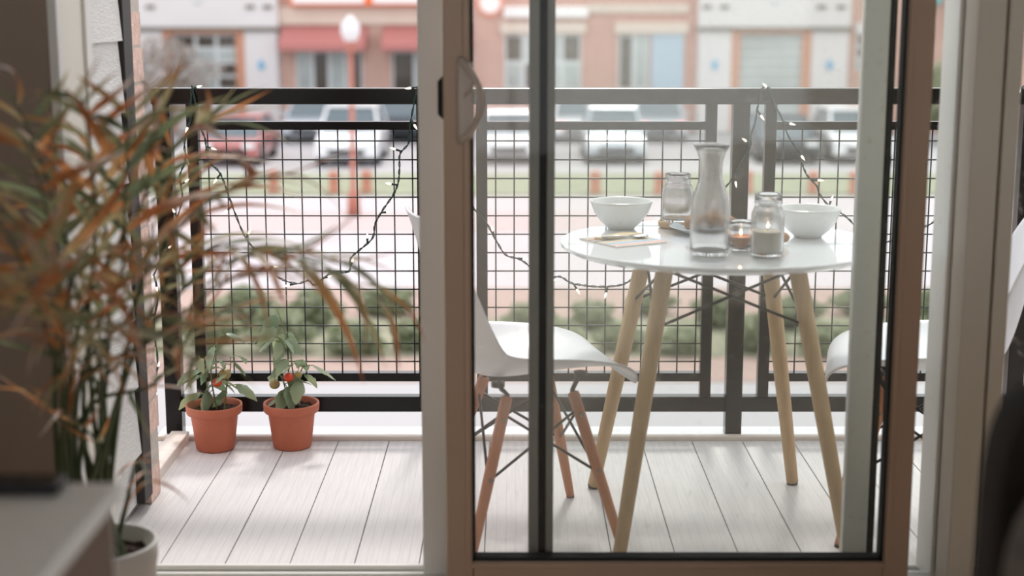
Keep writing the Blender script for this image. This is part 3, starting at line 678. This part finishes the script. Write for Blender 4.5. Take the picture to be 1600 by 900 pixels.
# twisted pair
tw1, tw2 = [], []
for i, p in enumerate(path):
    a = i * 1.25
    tw1.append(p + Vector((math.cos(a), math.sin(a) * 0.6, math.sin(a))) * 0.0021); tw2.append(p - Vector((math.cos(a), math.sin(a) * 0.6, math.sin(a))) * 0.0021)
MB().tube(tw1, 0.0017, 5).build('wire', 'string_green', sl, smooth=True)
MB().tube(tw2, 0.0017, 5).build('wire', 'string_green', sl, smooth=True)
skm = MB().tube([(0, 0, 0), (0.022, 0, 0)], [0.0030, 0.0038], 7).mesh('socket', smooth=True); skm.materials.append(MATS['string_green'])
blm = MB().tube([(0.022, 0, 0), (0.026, 0, 0), (0.033, 0, 0), (0.038, 0, 0), (0.043, 0, 0)], [0.0030, 0.0038, 0.0034, 0.0018, 0.0004], 8).mesh('bulb', smooth=True); blm.materials.append(MATS['bulb_lit'])
rs = random.Random(11); acc = 0.05
for i in range(1, len(path)):
    acc += (path[i] - path[i - 1]).length
    if acc > 0.095:
        acc = 0.0
        a = rs.uniform(0, 2 * math.pi); d = Vector((math.cos(a), -0.45, math.sin(a)))
        mt = orient(d, Vector((0, 1, 0)), s=0.9)
        sk = inst(skm, 'socket', sl, path[i], mt)
        b_ = bpy.data.objects.new('bulb', blm); C.objects.link(b_); b_.parent = sk

# ================================================================== PALM IN THE ROOM
PC = Vector((-0.768, 2.66, 0.0))
palm = thing('potted_palm', PC, 'potted palm with browning orange and green fronds in a white ribbed pot', 'potted plant')
n = 72; vs, fs = [], []
pr = [(0.0, 0.0), (0.085, 0.0), (0.090, 0.006), (0.102, 0.27), (0.104, 0.285), (0.107, 0.292), (0.1075, 0.322), (0.105, 0.326), (0.100, 0.324), (0.097, 0.285), (0.0, 0.280)]
for k, (r_, z) in enumerate(pr):
    for jn in range(n):
        a = 2 * math.pi * jn / n; rr = r_ * (1 + (0.012 if (jn % 2 and 2 <= k <= 4) else 0)); vs.append(PC + Vector((rr * math.cos(a), rr * math.sin(a), z)))
for k in range(len(pr) - 1):
    for jn in range(n): j2 = (jn + 1) % n; fs.append((k * n + jn, k * n + j2, (k + 1) * n + j2, (k + 1) * n + jn))
MB().add(vs, fs).build('pot', 'pot_white', palm, smooth=True)
vs, fs = [], []
for i in range(9):
    for jn in range(28):
        a = 2 * math.pi * jn / 28; rr = 0.098 * i / 8; vs.append(PC + Vector((rr * math.cos(a), rr * math.sin(a), 0.292 + random.uniform(-0.006, 0.008))))
for i in range(8):
    for jn in range(28): j2 = (jn + 1) % 28; fs.append((i * 28 + jn, i * 28 + j2, (i + 1) * 28 + j2, (i + 1) * 28 + jn))
MB().add(vs, fs).build('soil', 'soil', palm)
lfm = []
for k in range(5):
    nseg = 8; vs, fs, ts = [], [], []
    for i in range(nseg + 1):
        t = i / nseg; wd = 0.046 * (min(1, 0.25 + t * 3.2)) * (1 - t ** 2.2) + 0.001
        bend = (0.12, 0.30, 0.55, 0.80, -0.18)[k]
        x = t * (1 - 0.3 * abs(bend) * t); z = -bend * t * t; yy = 0.06 * math.sin(k * 1.9 + t * 3) * t
        tw = 0.5 * math.sin(k * 2.3) * t
        for s in (-1, 0, 1):
            vs.append((x, yy + s * wd * math.cos(tw), z + abs(s) * wd * 0.45 + s * wd * math.sin(tw))); ts.append(t)
    for i in range(nseg):
        for s in range(2): a = i * 3 + s; fs.append((a, a + 1, a + 4, a + 3))
    me = MB().add(vs, fs, ts).mesh('leaflet', smooth=True); me.materials.append(MATS['palm_leaf']); lfm.append(me)
# (mid px,py,Y) (tip px,py,Y), leaflet length, pairs
fronds = [
    ((300, 400, 2.50), (600, 470, 2.45), 0.15, 13), ((250, 520, 2.45), (470, 420, 2.35), 0.15, 10), ((215, 330, 2.60), (330, 190, 2.55), 0.16, 11),
    ((190, 430, 2.50), (205, 170, 2.45), 0.15, 12), ((150, 350, 2.50), (130, 150, 2.40), 0.13, 9), ((90, 430, 2.40), (40, 220, 2.15), 0.16, 11),
    ((60, 480, 2.30), (-30, 330, 2.05), 0.16, 11), ((100, 520, 2.35), (150, 400, 1.75), 0.15, 9), ((230, 420, 2.45), (440, 270, 2.35), 0.16, 12),
    ((200, 560, 2.45), (330, 560, 2.25), 0.15, 9), ((130, 500, 2.45), (85, 330, 2.55), 0.13, 10), ((210, 480, 2.55), (270, 300, 2.6), 0.15, 11),
    ((120, 560, 2.40), (20, 470, 2.15), 0.15, 10), ((160, 560, 2.35), (190, 520, 1.95), 0.14, 9), ((170, 450, 2.60), (160, 250, 2.65), 0.14, 10),
    ((240, 600, 2.55), (380, 480, 2.5), 0.13, 8), ((300, 440, 2.52), (545, 415, 2.42), 0.12, 11), ((110, 420, 2.5), (20, 150, 2.4), 0.13, 10), ((150, 690, 2.55), (40, 610, 2.4), 0.09, 4), ((215, 720, 2.58), (235, 760, 2.45), 0.06, 4)]
rp = random.Random(21); nleaf_obj = 0; rest = MB()
for fi, (M_, T_, ll, pairs) in enumerate(fronds):
    pairs = max(4, round(pairs * 0.78))
    a = rp.uniform(0, 6.28); b0 = PC + Vector((0.050 * math.cos(a), 0.045 * math.sin(a), 0.286))
    m_, t_ = at(*M_), at(*T_); n = 24
    crown = PC + Vector((rp.uniform(-.14, .06), rp.uniform(-.08, .05), 0.55))
    pth = smooth_path([b0, b0.lerp(crown, 0.55) + Vector((0, 0, 0.0)), crown.lerp(m_, 0.45), m_, m_.lerp(t_, 0.5) + Vector((0, 0, 0.035)), t_] if fi < 18 else [b0, b0.lerp(m_, .5), m_, t_], 8)
    k = len(pth)
    fr = MB().tube(pth, [0.0062 * (1 - 0.8 * i / (k - 1)) for i in range(k)], 7).build('frond', 'palm_stem', palm, smooth=True)
    start = int(k * (0.50 if fi < 18 else 0.6))
    for q in range(pairs):
        i = start + (k - 1 - start) * (q + 0.3) / pairs; i0 = min(int(i), k - 2)
        p0 = pth[i0].lerp(pth[i0 + 1], i - i0); tg = (pth[i0 + 1] - pth[i0]).normalized()
        side = tg.cross(Vector((0, 0, 1))); side = side.normalized() if side.length > 0.05 else Vector((1, 0, 0))
        upn = side.cross(tg).normalized()
        for s in (-1, 1):
            d = tg * rp.uniform(0.55, 1.0) + side * s * rp.uniform(0.5, 0.95) + upn * rp.uniform(-0.15, 0.35)
            L_ = ll * rp.uniform(0.75, 1.2) * (0.7 + 0.6 * math.sin(math.pi * (0.15 + 0.75 * q / pairs)))
            mt = orient(d, (upn + Vector((rp.uniform(-.4, .4), rp.uniform(-.4, .4), 0))).normalized(), s=L_)
            me = rp.choice(lfm)
            if nleaf_obj < 295:
                inst(me, 'leaflet', fr, p0, mt); nleaf_obj += 1
            else:
                vv = [p0 + (mt.to_3x3() @ v.co) for v in me.vertices]; sh = rp.uniform(-.35, .35)
                rest.add(vv, [list(f.vertices) for f in me.polygons], [v_.value + sh for v_ in me.attributes['t'].data])
if rest.v: rest.build('leaflets', 'palm_leaf', palm, smooth=True, kind='stuff')

# ================================================================== DESK, REMOTE, ARMCHAIR
DZ = 0.72; dc = gnd(190, 753, DZ)
dk = thing('desk', (dc.x - 0.5, dc.y - 0.5, 0), 'white topped desk at the edge of the room in front of the palm', 'desk')
MB().box(dc.x - 1.15, dc.x, dc.y - 1.2, dc.y, DZ - 0.022, DZ).build('desktop', 'desk_white', dk, bevel=0.003)
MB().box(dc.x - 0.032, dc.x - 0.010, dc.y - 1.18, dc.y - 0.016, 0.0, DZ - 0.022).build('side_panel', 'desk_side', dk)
MB().box(dc.x - 0.032, dc.x - 0.010, dc.y - 0.016, dc.y - 0.008, 0.0, DZ - 0.022).build('lit_edge', 'desk_white', dk, bevel=0.003)  # white strip stands in for light caught along the panel's far edge
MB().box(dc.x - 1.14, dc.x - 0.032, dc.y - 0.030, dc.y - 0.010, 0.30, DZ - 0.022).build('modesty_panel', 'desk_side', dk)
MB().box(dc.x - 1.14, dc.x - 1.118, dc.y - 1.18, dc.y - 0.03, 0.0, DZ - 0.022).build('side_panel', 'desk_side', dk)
e = gnd(92, 776, DZ)
rm = thing('remote_control', (e.x - 0.09, e.y + 0.02, DZ), 'black slim remote control lying on the white desk', 'remote control')
MB().box(e.x - 0.19, e.x, e.y - 0.004, e.y + 0.042, DZ, DZ + 0.017).build('body', 'black_plastic', rm, bevel=0.005)
bt = MB().lathe([(0, 0.0), (0.004, 0.0), (0.0035, 0.0015), (0, 0.0018)], (0, 0, 0), 12).mesh('button', smooth=True); bt.materials.append(MATS['rubber'])
for i in range(6):
    for jn in range(2): inst(bt, 'button', rm, (e.x - 0.16 + 0.022 * i, e.y + 0.012 + 0.016 * jn, DZ + 0.0165))

def pillowy(cx, cy, cz, sx, sy, sz, p=4.0, n=20):
    """superellipsoid cushion"""
    m = MB(); vs, fs = [], []
    f = lambda v, e: math.copysign(abs(v) ** e, v)
    for i in range(n + 1):
        th_ = -math.pi / 2 + math.pi * i / n
        for jn in range(2 * n):
            ph = math.pi * jn / n
            vs.append((cx + sx * f(math.cos(th_), 2 / p) * f(math.cos(ph), 2 / p), cy + sy * f(math.cos(th_), 2 / p) * f(math.sin(ph), 2 / p), cz + sz * f(math.sin(th_), 2 / p)))
    for i in range(n):
        for jn in range(2 * n): j2 = (jn + 1) % (2 * n); fs.append((i * 2 * n + jn, i * 2 * n + j2, (i + 1) * 2 * n + j2, (i + 1) * 2 * n + jn))
    return m.add(vs, fs)
AL = 0.560; AT = at(1560, 572, 1.70).z
ac = thing('lounge_chair', (AL + 0.36, 1.45, 0), 'dark brown upholstered chair back beside the door frame', 'chair')
pillowy(AL + 0.36, 1.70, (AT + 0.16) / 2, 0.36, 0.062, (AT - 0.16) / 2, 7, 28).build('backrest', 'sofa_fabric', ac, smooth=True)
pillowy(AL + 0.36, 1.33, 0.355, 0.35, 0.30, 0.105, 6).build('seat_cushion', 'sofa_fabric', ac, smooth=True)
pillowy(AL + 0.36, 1.38, 0.21, 0.35, 0.33, 0.05, 8).build('seat_base', 'sofa_fabric', ac, smooth=True)
for sx in (0.05, 0.67):
    for yy in (1.10, 1.66):
        MB().tube([(AL + sx, yy, 0.18), (AL + sx, yy, 0.0)], [0.022, 0.015], 12).build('leg', 'beech', ac, smooth=True)
pw = pillowy(0, 0, 0, 0.205, 0.062, 0.190, 2.5).build('throw_pillow', 'pillow_grey', smooth=True)
pw.location = (0.722, 1.505, 0.668); pw.rotation_euler = (R(-10), 0, R(3))
tag(pw, 'grey textured throw pillow leaning against the dark chair back', 'pillow')

# ================================================================== THE STREET
GZ = -3.40
def gy(py): return gnd(800, py, GZ).y
def band(name, y0, y1, m, z, label, cat):
    return struct(name, MB().box(-70, 70, y0, y1, GZ - 0.4, GZ + z), m, label, cat)
yb = {k: gy(k) for k in (700, 600, 562, 500, 452, 360, 330, 305, 272)}
struct('ground', MB().box(-150, 150, 3.4, 200, GZ - 0.8, GZ - 0.05), 'asphalt', 'pale ground of the town block', 'ground')
band('sidewalk', 4.9, yb[600], 'concrete', 0.02, 'pale concrete sidewalk below the balcony', 'sidewalk')
band('brick_walk', yb[600], yb[562], 'brick_paving', 0.03, 'pinkish brick paved strip beside the planting bed', 'paving')
band('planting_bed', yb[562], yb[500], 'mulch', 0.04, 'planting bed with shrubs along the street', 'planting bed')
band('brick_verge', yb[500], yb[452], 'brick_paving', 0.03, 'brick paved verge at the near kerb of the street', 'paving')
band('road', yb[452], yb[305], 'road', -0.02, 'pale concrete street between the balcony and the shops', 'road')
struct('crosswalk', MB().box(-12, 3.2, yb[360], yb[330], GZ - 0.02, GZ - 0.012), 'crosswalk_pink', 'faded pink paving band across the pale street', 'crosswalk')
band('grass_verge', yb[305], yb[272], 'grass', 0.03, 'strip of grass on the far side of the street', 'grass verge')
band('parking_lot', yb[272], 57.0, 'asphalt', 0.0, 'pale asphalt parking lot in front of the shops', 'parking lot')

def foliage(c, rx, ry, rz, n, size, seed, cone=0.0):
    rnd = random.Random(seed); m = MB()
    for i in range(n):
        while True:
            q = Vector((rnd.uniform(-1, 1), rnd.uniform(-1, 1), rnd.uniform(-1, 1)))
            if 0.25 < q.length < 1: break
        p_ = Vector(c) + Vector((q.x * rx * (1 + 0.25 * math.sin(q.z * 5 + seed)), q.y * ry, q.z * rz))
        a = Vector((rnd.uniform(-1, 1), rnd.uniform(-1, 1), rnd.uniform(-1, 1))).normalized(); b = a.orthogonal().normalized(); s = size * rnd.uniform(0.6, 1.3)
        m.add([p_ - a * s, p_ + b * s * 0.5, p_ + a * s, p_ - b * s * 0.5], [(0, 1, 2, 3)], rnd.random())
    return m
def plant(name, px, base_y, top_py, wpx, label, group, m='bush_leaf', n=700, size=0.09, seed=1, trunk=0.15, cat='shrub', base_z=GZ):
    g0 = gnd(px, base_y, base_z); tz = at(px, top_py, g0.y).z; h = tz - g0.z; wd = wpx / F_PX * g0.y * 1.02
    root = thing(name, g0, label, cat, group)
    zc = g0.z + h * (trunk + (1 - trunk) / 2)
    foliage((g0.x, g0.y, zc), wd / 2, wd / 2 * 0.8, h * (1 - trunk) / 2, n, size, seed).build('foliage', m, root, kind='stuff')
    st = MB(); rnd = random.Random(seed)
    for k in range(5):
        a = rnd.uniform(0, 6.28); rr = rnd.uniform(0.1, 0.6) * wd / 2
        st.tube([(g0.x, g0.y, g0.z), (g0.x + rr * 0.3 * math.cos(a), g0.y + rr * 0.3 * math.sin(a), g0.z + h * 0.35), (g0.x + rr * math.cos(a), g0.y + rr * math.sin(a), g0.z + h * 0.8)], [h * 0.02, h * 0.014, h * 0.005], 6)
    st.build('trunk' if cat == 'tree' else 'stems', 'bark', root)
    return root
BG = 'low green shrubs along the near kerb'
for i, (px, by, ty, wp) in enumerate([(330, 556, 470, 84), (440, 552, 478, 100), (555, 556, 505, 92), (650, 550, 500, 70), (760, 552, 508, 90), (870, 556, 500, 82), (970, 550, 505, 76), (1062, 556, 512, 72), (1180, 552, 490, 90), (1300, 556, 505, 110), (1420, 552, 495, 84), (1530, 556, 490, 90), (385, 516, 446, 90), (490, 514, 452, 84), (830, 514, 474, 84), (925, 516, 470, 70), (1120, 514, 462, 76), (1240, 516, 462, 90), (1455, 514, 452, 84)]):
    plant('street_shrub', px, by, ty, wp, 'low green shrub in the planting bed below the railing', BG, n=1000, size=0.065, seed=i + 2, trunk=0.05)
for i, (px, by, ty, wp) in enumerate([(605, 494, 450, 90), (712, 494, 458, 80), (1018, 494, 455, 70), (1345, 494, 450, 90)]):
    plant('dark_hedge', px, by, ty, wp, 'clipped hedge on the brick verge by the street', 'clipped hedges on the brick verge', n=1000, size=0.06, seed=i + 30, trunk=0.05)
plant('bare_tree', 262, 215, 55, 150, 'grey twiggy tree in front of the white shop front', None, 'twig_leaf', 1500, 0.12, 51, 0.2, 'tree')
plant('pale_tree', 1478, 224, 92, 110, 'soft green tree in front of the pink brick shop', None, 'bush_leaf', 1300, 0.13, 52, 0.15, 'tree')

# lamp post
g0 = gnd(553, 336, GZ); lp = thing('street_lamp', g0, 'red street lamp post with white acorn globe', 'street lamp')
zt = at(548, 66, g0.y).z; zg = at(548, 25, g0.y).z
MB().tube([(g0.x, g0.y, g0.z), (g0.x, g0.y, g0.z + 0.5), (g0.x, g0.y, g0.z + 0.6), (g0.x, g0.y, zt - 0.25)], [0.16, 0.14, 0.07, 0.055], 14).build('post', 'lamp_red', lp, smooth=True)
MB().lathe([(0.06, 0.0), (0.13, 0.06), (0.09, 0.14), (0.16, 0.24), (0.12, 0.27), (0.0, 0.27)], (g0.x, g0.y, zt - 0.25), 20).build('collar', 'lamp_red', lp, smooth=True)
hg = zg - zt
MB().lathe([(0.12, 0.0), (0.19, hg * 0.2), (0.225, hg * 0.45), (0.20, hg * 0.68), (0.12, hg * 0.84), (0.09, hg * 0.92), (0.03, hg), (0, hg)], (g0.x, g0.y, zt + 0.01), 24).build('globe', 'globe_white', lp, smooth=True)
# bollards
for i, (px, py) in enumerate([(428, 300), (522, 301), (573, 300), (692, 300), (930, 301), (1030, 302), (1168, 300), (1270, 301), (1334, 302), (1478, 300)]):
    g0 = gnd(px, py, GZ + 0.03)
    o = MB().lathe([(0.0, 0.0), (0.17, 0.0), (0.16, 0.06), (0.13, 0.10), (0.125, 0.42), (0.16, 0.45), (0.15, 0.50), (0.08, 0.56), (0.0, 0.57)], (0, 0, 0), 16).build('bollard', 'bollard_clay', smooth=True)
    o.location = g0; tag(o, 'terracotta coloured bollard on the far grass verge', 'bollard', 'bollards on the grass verge')

# cars
def make_car(name, px, py, paint, label, rear=False, L_=4.4, W_=1.84, H_=1.5, rot=0, lights=None):
    g0 = gnd(px, py, GZ); root = thing(name, (0, 0, 0), label, 'car', 'cars parked in front of the shops')
    hw_, h1 = W_ / 2, 0.88 * H_ / 1.5
    # lower body: profile along y (front at -y)
    yz = [(-L_ / 2, 0.32), (-L_ / 2, 0.62), (-L_ / 2 + 0.12, 0.78), (-L_ / 2 + 1.15, h1), (L_ / 2 - 0.5, h1 + 0.02), (L_ / 2 - 0.05, h1 - 0.04), (L_ / 2, 0.6), (L_ / 2, 0.34), (L_ / 2 - 0.2, 0.24), (-L_ / 2 + 0.2, 0.24)]
    k = len(yz); vs = [(-hw_, y, z) for y, z in yz] + [(hw_, y, z) for y, z in yz]
    fs = [tuple(range(k - 1, -1, -1)), tuple(range(k, 2 * k))] + [(i, (i + 1) % k, k + (i + 1) % k, k + i) for i in range(k)]
    bd_ = MB().add(vs, fs).build('body', paint, root, bevel=0.09)
    y0, y1, y2, y3 = -L_ / 2 + 1.0, -L_ / 2 + 1.75, L_ / 2 - 0.9, L_ / 2 - 0.25
    def cab(ins, zt, g): return [(-hw_ + 0.05, y0, h1 - 0.02), (hw_ - 0.05, y0, h1 - 0.02), (hw_ - 0.05, y3, h1 - 0.02), (-hw_ + 0.05, y3, h1 - 0.02), (-hw_ + ins, y1, zt), (hw_ - ins, y1, zt), (hw_ - ins, y2, zt), (-hw_ + ins, y2, zt)]
    MB().add(cab(0.2, H_ - 0.06, 0), [(0, 3, 2, 1), (4, 5, 6, 7), (0, 1, 5, 4), (1, 2, 6, 5), (2, 3, 7, 6), (3, 0, 4, 7)]).build('windows', 'car_glass', root, bevel=0.05)
    rf = MB().box(-hw_ + 0.17, hw_ - 0.17, y1 - 0.08, y2 + 0.08, H_ - 0.08, H_); rf.build('roof', paint, root, bevel=0.035)
    for sx in (-1, 1):
        for a, b in ((y0, y1), (y3, y2)):
            MB().tube([(sx * (hw_ - 0.06), a, h1 - 0.02), (sx * (hw_ - 0.21), b, H_ - 0.05)], 0.045, 6).build('pillar', paint, root)
        for yy in (-L_ / 2 + 0.85, L_ / 2 - 0.85):
            MB().tube([(sx * (hw_ - 0.22), yy, 0.33), (sx * (hw_ + 0.01), yy, 0.33)], 0.33, 20).build('wheel', 'tyre', root)
        fy = -L_ / 2 - 0.01
        MB().box(sx * (hw_ - 0.28) - 0.19, sx * (hw_ - 0.28) + 0.19, fy, fy + 0.10, 0.56, 0.72).build('tail_light' if rear else 'headlight', 'tail_red' if rear else 'head_lamp', root, bevel=0.02)
        MB().box(sx * (hw_ + 0.09) - 0.09, sx * (hw_ + 0.09) + 0.09, y0 + 0.25, y0 + 0.37, h1 + 0.02, h1 + 0.16).build('mirror', paint, root, bevel=0.03)
    MB().box(-0.55, 0.55, -L_ / 2 - 0.012, -L_ / 2 + 0.05, 0.36, 0.54).build('grille', 'tyre', root, bevel=0.02)
    root.location = (g0.x, g0.y + L_ / 2, GZ); root.rotation_euler.z = R(rot)
    return root
make_car('parked_car', 541, 262, 'car_white', 'white people carrier facing the balcony beside the street lamp', H_=1.75, W_=1.9)
make_car('parked_car', 355, 262, 'car_red', 'red car parked near the grey twiggy tree', H_=1.42)
make_car('parked_car', 795, 258, 'car_white', 'white car parked between the people carrier and the silver car', H_=1.5)
make_car('parked_car', 963, 258, 'car_silver', 'silver car with a dark grille facing the balcony', H_=1.65)
make_car('parked_car', 1350, 258, 'car_white', 'white car parked in front of the pink brick shop', H_=1.6)
make_car('parked_car', 620, 224, 'car_dark', 'dark blue car parked close under the red awnings', H_=1.5)
make_car('parked_car', 480, 224, 'car_silver', 'silver car parked close under the red awning', H_=1.5, rear=False)
make_car('parked_car', 1034, 224, 'car_silver', 'silver car with red tail lights close to the shops', rear=True, H_=1.5)
make_car('parked_car', 905, 224, 'car_white', 'white car with red tail lights by the brick column', rear=True, H_=1.5)
make_car('parked_car', 1236, 258, 'car_dark', 'dark car parked beside the white car by the pink shop', H_=1.4)

# shop fronts
BY = 58.0
def rect(px0, px1, py0, py1):
    return at(px0, 70, BY).x, at(px1, 70, BY).x, at(px0, py1, BY).z, at(px1, py0, BY).z
def slab(root, name, m, px0, px1, py0, py1, front, back, bevel=0.0, z=None):
    x0, x1, z0, z1 = rect(px0, px1, py0, py1)
    if z: z0, z1 = (z[0] if z[0] is not None else z0), (z[1] if z[1] is not None else z1)
    return MB().box(x0, x1, BY - front, BY + back, z0, z1).build(name, m, root, bevel=bevel)
def shop(px0, px1, label):
    x0, x1, _, _ = rect(px0, px1, 0, 100); return thing('shop_front', ((x0 + x1) / 2, BY, GZ), label, 'building', 'row of shops across the street')
def window(root, px0, px1, py0, py1, cols, rows, m='window_dark', pm=None, frame='window_frame_pale'):
    wn = slab(root, 'window', frame, px0, px1, py0, py1, 0.06, 0.0)
    x0, x1, z0, z1 = rect(px0, px1, py0, py1); cw, rh = (x1 - x0) / cols, (z1 - z0) / rows
    for i in range(cols):
        for k in range(rows):
            mm = pm[(i + k * cols) % len(pm)] if pm else m
            MB().box(x0 + i * cw + 0.07, x0 + (i + 1) * cw - 0.07, BY - 0.075, BY - 0.02, z0 + k * rh + 0.06, z0 + (k + 1) * rh - 0.06).build('pane', mm, wn)
    return wn
TOPZ = 5.2
def wall(root, px0, px1, m): return slab(root, 'wall', m, px0, px1, 0, 206, -0.0, 6.0, z=(GZ, TOPZ))
# white shop with tan framed window
def white_shop(a, b, wa, wb, label, pane):
    s = shop(a, b, label); wall(s, a, b, 'facade_white')
    slab(s, 'upper_band', 'facade_white', a, b, 0, 42, 0.35, 0, z=(None, TOPZ))
    slab(s, 'cornice', 'cornice_dark', a, b, 42, 47, 0.45, 0)
    for p0, p1 in ((a + 2, wa), (wb, b - 2)):
        slab(s, 'pilaster', 'facade_white', p0, p1, 49, 206, 0.30, 0, z=(GZ, None))
        x0, x1, z0, z1 = rect((p0 + p1) / 2 - 6, (p0 + p1) / 2 + 6, 92, 110); cx, cz = (x0 + x1) / 2, (z0 + z1) / 2
        MB().add([(cx, BY - 0.36, z0), (x1, BY - 0.36, cz), (cx, BY - 0.36, z1), (x0, BY - 0.36, cz), (cx, BY - 0.30, z0), (x1, BY - 0.30, cz), (cx, BY - 0.30, z1), (x0, BY - 0.30, cz)], [(0, 1, 2, 3), (4, 7, 6, 5), (0, 4, 5, 1), (1, 5, 6, 2), (2, 6, 7, 3), (3, 7, 4, 0)]).build('emblem', 'emblem_blue', s)
        for q in (0.22, 0.75):
            pc = p0 + (p1 - p0) * q; slab(s, 'vent', 'cornice_dark', pc - 7, pc + 7, 8, 14, 0.40, 0)
    m = (a + b) / 2; slab(s, 'round_badge', 'window_frame_pale', m - 6, m + 6, -4, 7, 0.42, 0, bevel=0.08)
    slab(s, 'lintel', 'frame_tan', wa, wb, 43, 52, 0.32, 0)
    slab(s, 'frame_post', 'frame_tan', wa, wa + 14, 52, 206, 0.25, 0, z=(GZ, None)); slab(s, 'frame_post', 'frame_tan', wb - 14, wb, 52, 206, 0.25, 0, z=(GZ, None))
    return s
s = white_shop(192, 437, 256, 384, 'white rendered shop front with tan framed grid window behind the bare tree', None)
window(s, 274, 371, 54, 140, 3, 4, pm=['window_dark', 'window_pale', 'window_dark', 'window_pale', 'window_pale', 'window_dark', 'window_pale', 'window_pale', 'window_pale', 'window_dark', 'window_dark', 'window_dark'])
s = white_shop(1089, 1325, 1141, 1266, 'white rendered shop front with a wide pale shutter', None)
sh_ = slab(s, 'shutter', 'window_pale', 1155, 1252, 54, 200, 0.10, 0, z=(GZ, None))
x0, x1, z0, z1 = rect(1155, 1252, 54, 200)
for i in range(9): MB().box(x0, x1, BY - 0.14, BY - 0.09, z1 - 0.36 * (i + 1), z1 - 0.36 * (i + 1) + 0.05).build('slat', 'window_frame_pale', sh_)
# brick shop with red awnings and orange sign
s = shop(437, 735, 'pink brick shop with red awnings and an orange sign'); wall(s, 437, 735, 'facade_brick')
sg = slab(s, 'sign', 'sign_orange', 458, 700, 0, 9, 0.5, 0, z=(None, 2.9))
for p0, p1 in ((462, 572), (586, 694)):
    q = slab(sg, 'sign_panel', 'sign_white', p0, p1, 0, 5.5, 0.56, 0, z=(None, 2.5))
slab(s, 'fascia', 'facade_tan', 437, 735, 11, 38, 0.12, 0)
for p0, p1 in ((442, 574), (600, 735)):
    x0, x1, z0, z1 = rect(p0, p1, 40, 78)
    aw = MB().add([(x0, BY, z1), (x1, BY, z1), (x1, BY - 1.1, z0 + 0.22), (x0, BY - 1.1, z0 + 0.22), (x0, BY - 1.1, z0), (x1, BY - 1.1, z0), (x0, BY, z0), (x1, BY, z0)], [(0, 3, 2, 1), (3, 4, 5, 2), (0, 6, 4, 3), (1, 2, 5, 7)]).build('awning', 'awning_red', s)
    aw.modifiers.new('t', 'SOLIDIFY').thickness = 0.03
window(s, 462, 566, 80, 150, 4, 1, pm=['window_pale', 'window_dark', 'window_pale', 'window_dark']); window(s, 612, 720, 80, 150, 3, 1, pm=['window_dark', 'window_pale', 'window_pale'])
# brick shop seen through the glass
s = shop(735, 1089, 'reddish brick shop with white sign band and pale blue door'); wall(s, 735, 1089, 'facade_brick_red')
x0, x1, z0, z1 = rect(745, 787, -16, 24)
for r_, m_, f_ in (((x1 - x0) / 2, 'sign_orange', 0.16), ((x1 - x0) / 2 * 0.78, 'sign_white', 0.22)):
    MB().tube([((x0 + x1) / 2, BY, (z0 + z1) / 2), ((x0 + x1) / 2, BY - f_, (z0 + z1) / 2)], r_, 32).build('round_sign', m_, s)
slab(s, 'sign_band', 'sign_white', 787, 918, 10, 28, 0.25, 0, bevel=0.05); slab(s, 'lintel', 'facade_tan', 782, 915, 35, 52, 0.2, 0); slab(s, 'lintel', 'facade_tan', 960, 1074, 35, 52, 0.2, 0)
slab(s, 'fascia', 'facade_tan', 918, 1074, 6, 20, 0.12, 0)
window(s, 788, 908, 54, 140, 4, 2, pm=['window_pale', 'window_dark', 'window_pale', 'window_pale', 'window_dark', 'window_pale']); window(s, 966, 1014, 54, 140, 2, 1, pm=['window_dark', 'window_pale'])
slab(s, 'door', 'door_blue', 1018, 1068, 52, 206, 0.10, 0, z=(GZ, None))
# pink brick shop at the far end
s = shop(1325, 1900, 'pink brick shop with teal sign and white lintels'); wall(s, 1325, 1900, 'facade_brick')
slab(s, 'sign', 'sign_teal', 1438, 1464, 0, 5, 0.3, 0, z=(None, 2.6))
for p0, p1 in ((1335, 1385), (1425, 1452), (1478, 1520), (1600, 1660)): slab(s, 'lintel', 'facade_white', p0, p1, 36, 52, 0.15, 0)
for p0, p1 in ((1338, 1384), (1426, 1440), (1488, 1512), (1604, 1656)): window(s, p0, p1, 54, 110, 1, 3, pm=['window_pale', 'window_dark', 'window_dark'])
x0, x1, z0, z1 = rect(1474, 1526, -20, 16)
MB().lathe([(0.0, (z1 - z0)), (0.35, (z1 - z0) * 0.9), (0.62, (z1 - z0) * 0.4), (0.66, 0.0), (0.60, 0.0), (0.5, (z1 - z0) * 0.4), (0.0, (z1 - z0) * 0.8)], ((x0 + x1) / 2, BY - 0.7, z0), 24).build('dome_canopy', 'window_frame_pale', s, smooth=True)
s = shop(-300, 192, 'tan brick shop at the end of the row beyond the siding wall'); wall(s, -300, 192, 'facade_brick')
window(s, 20, 160, 54, 140, 3, 2)
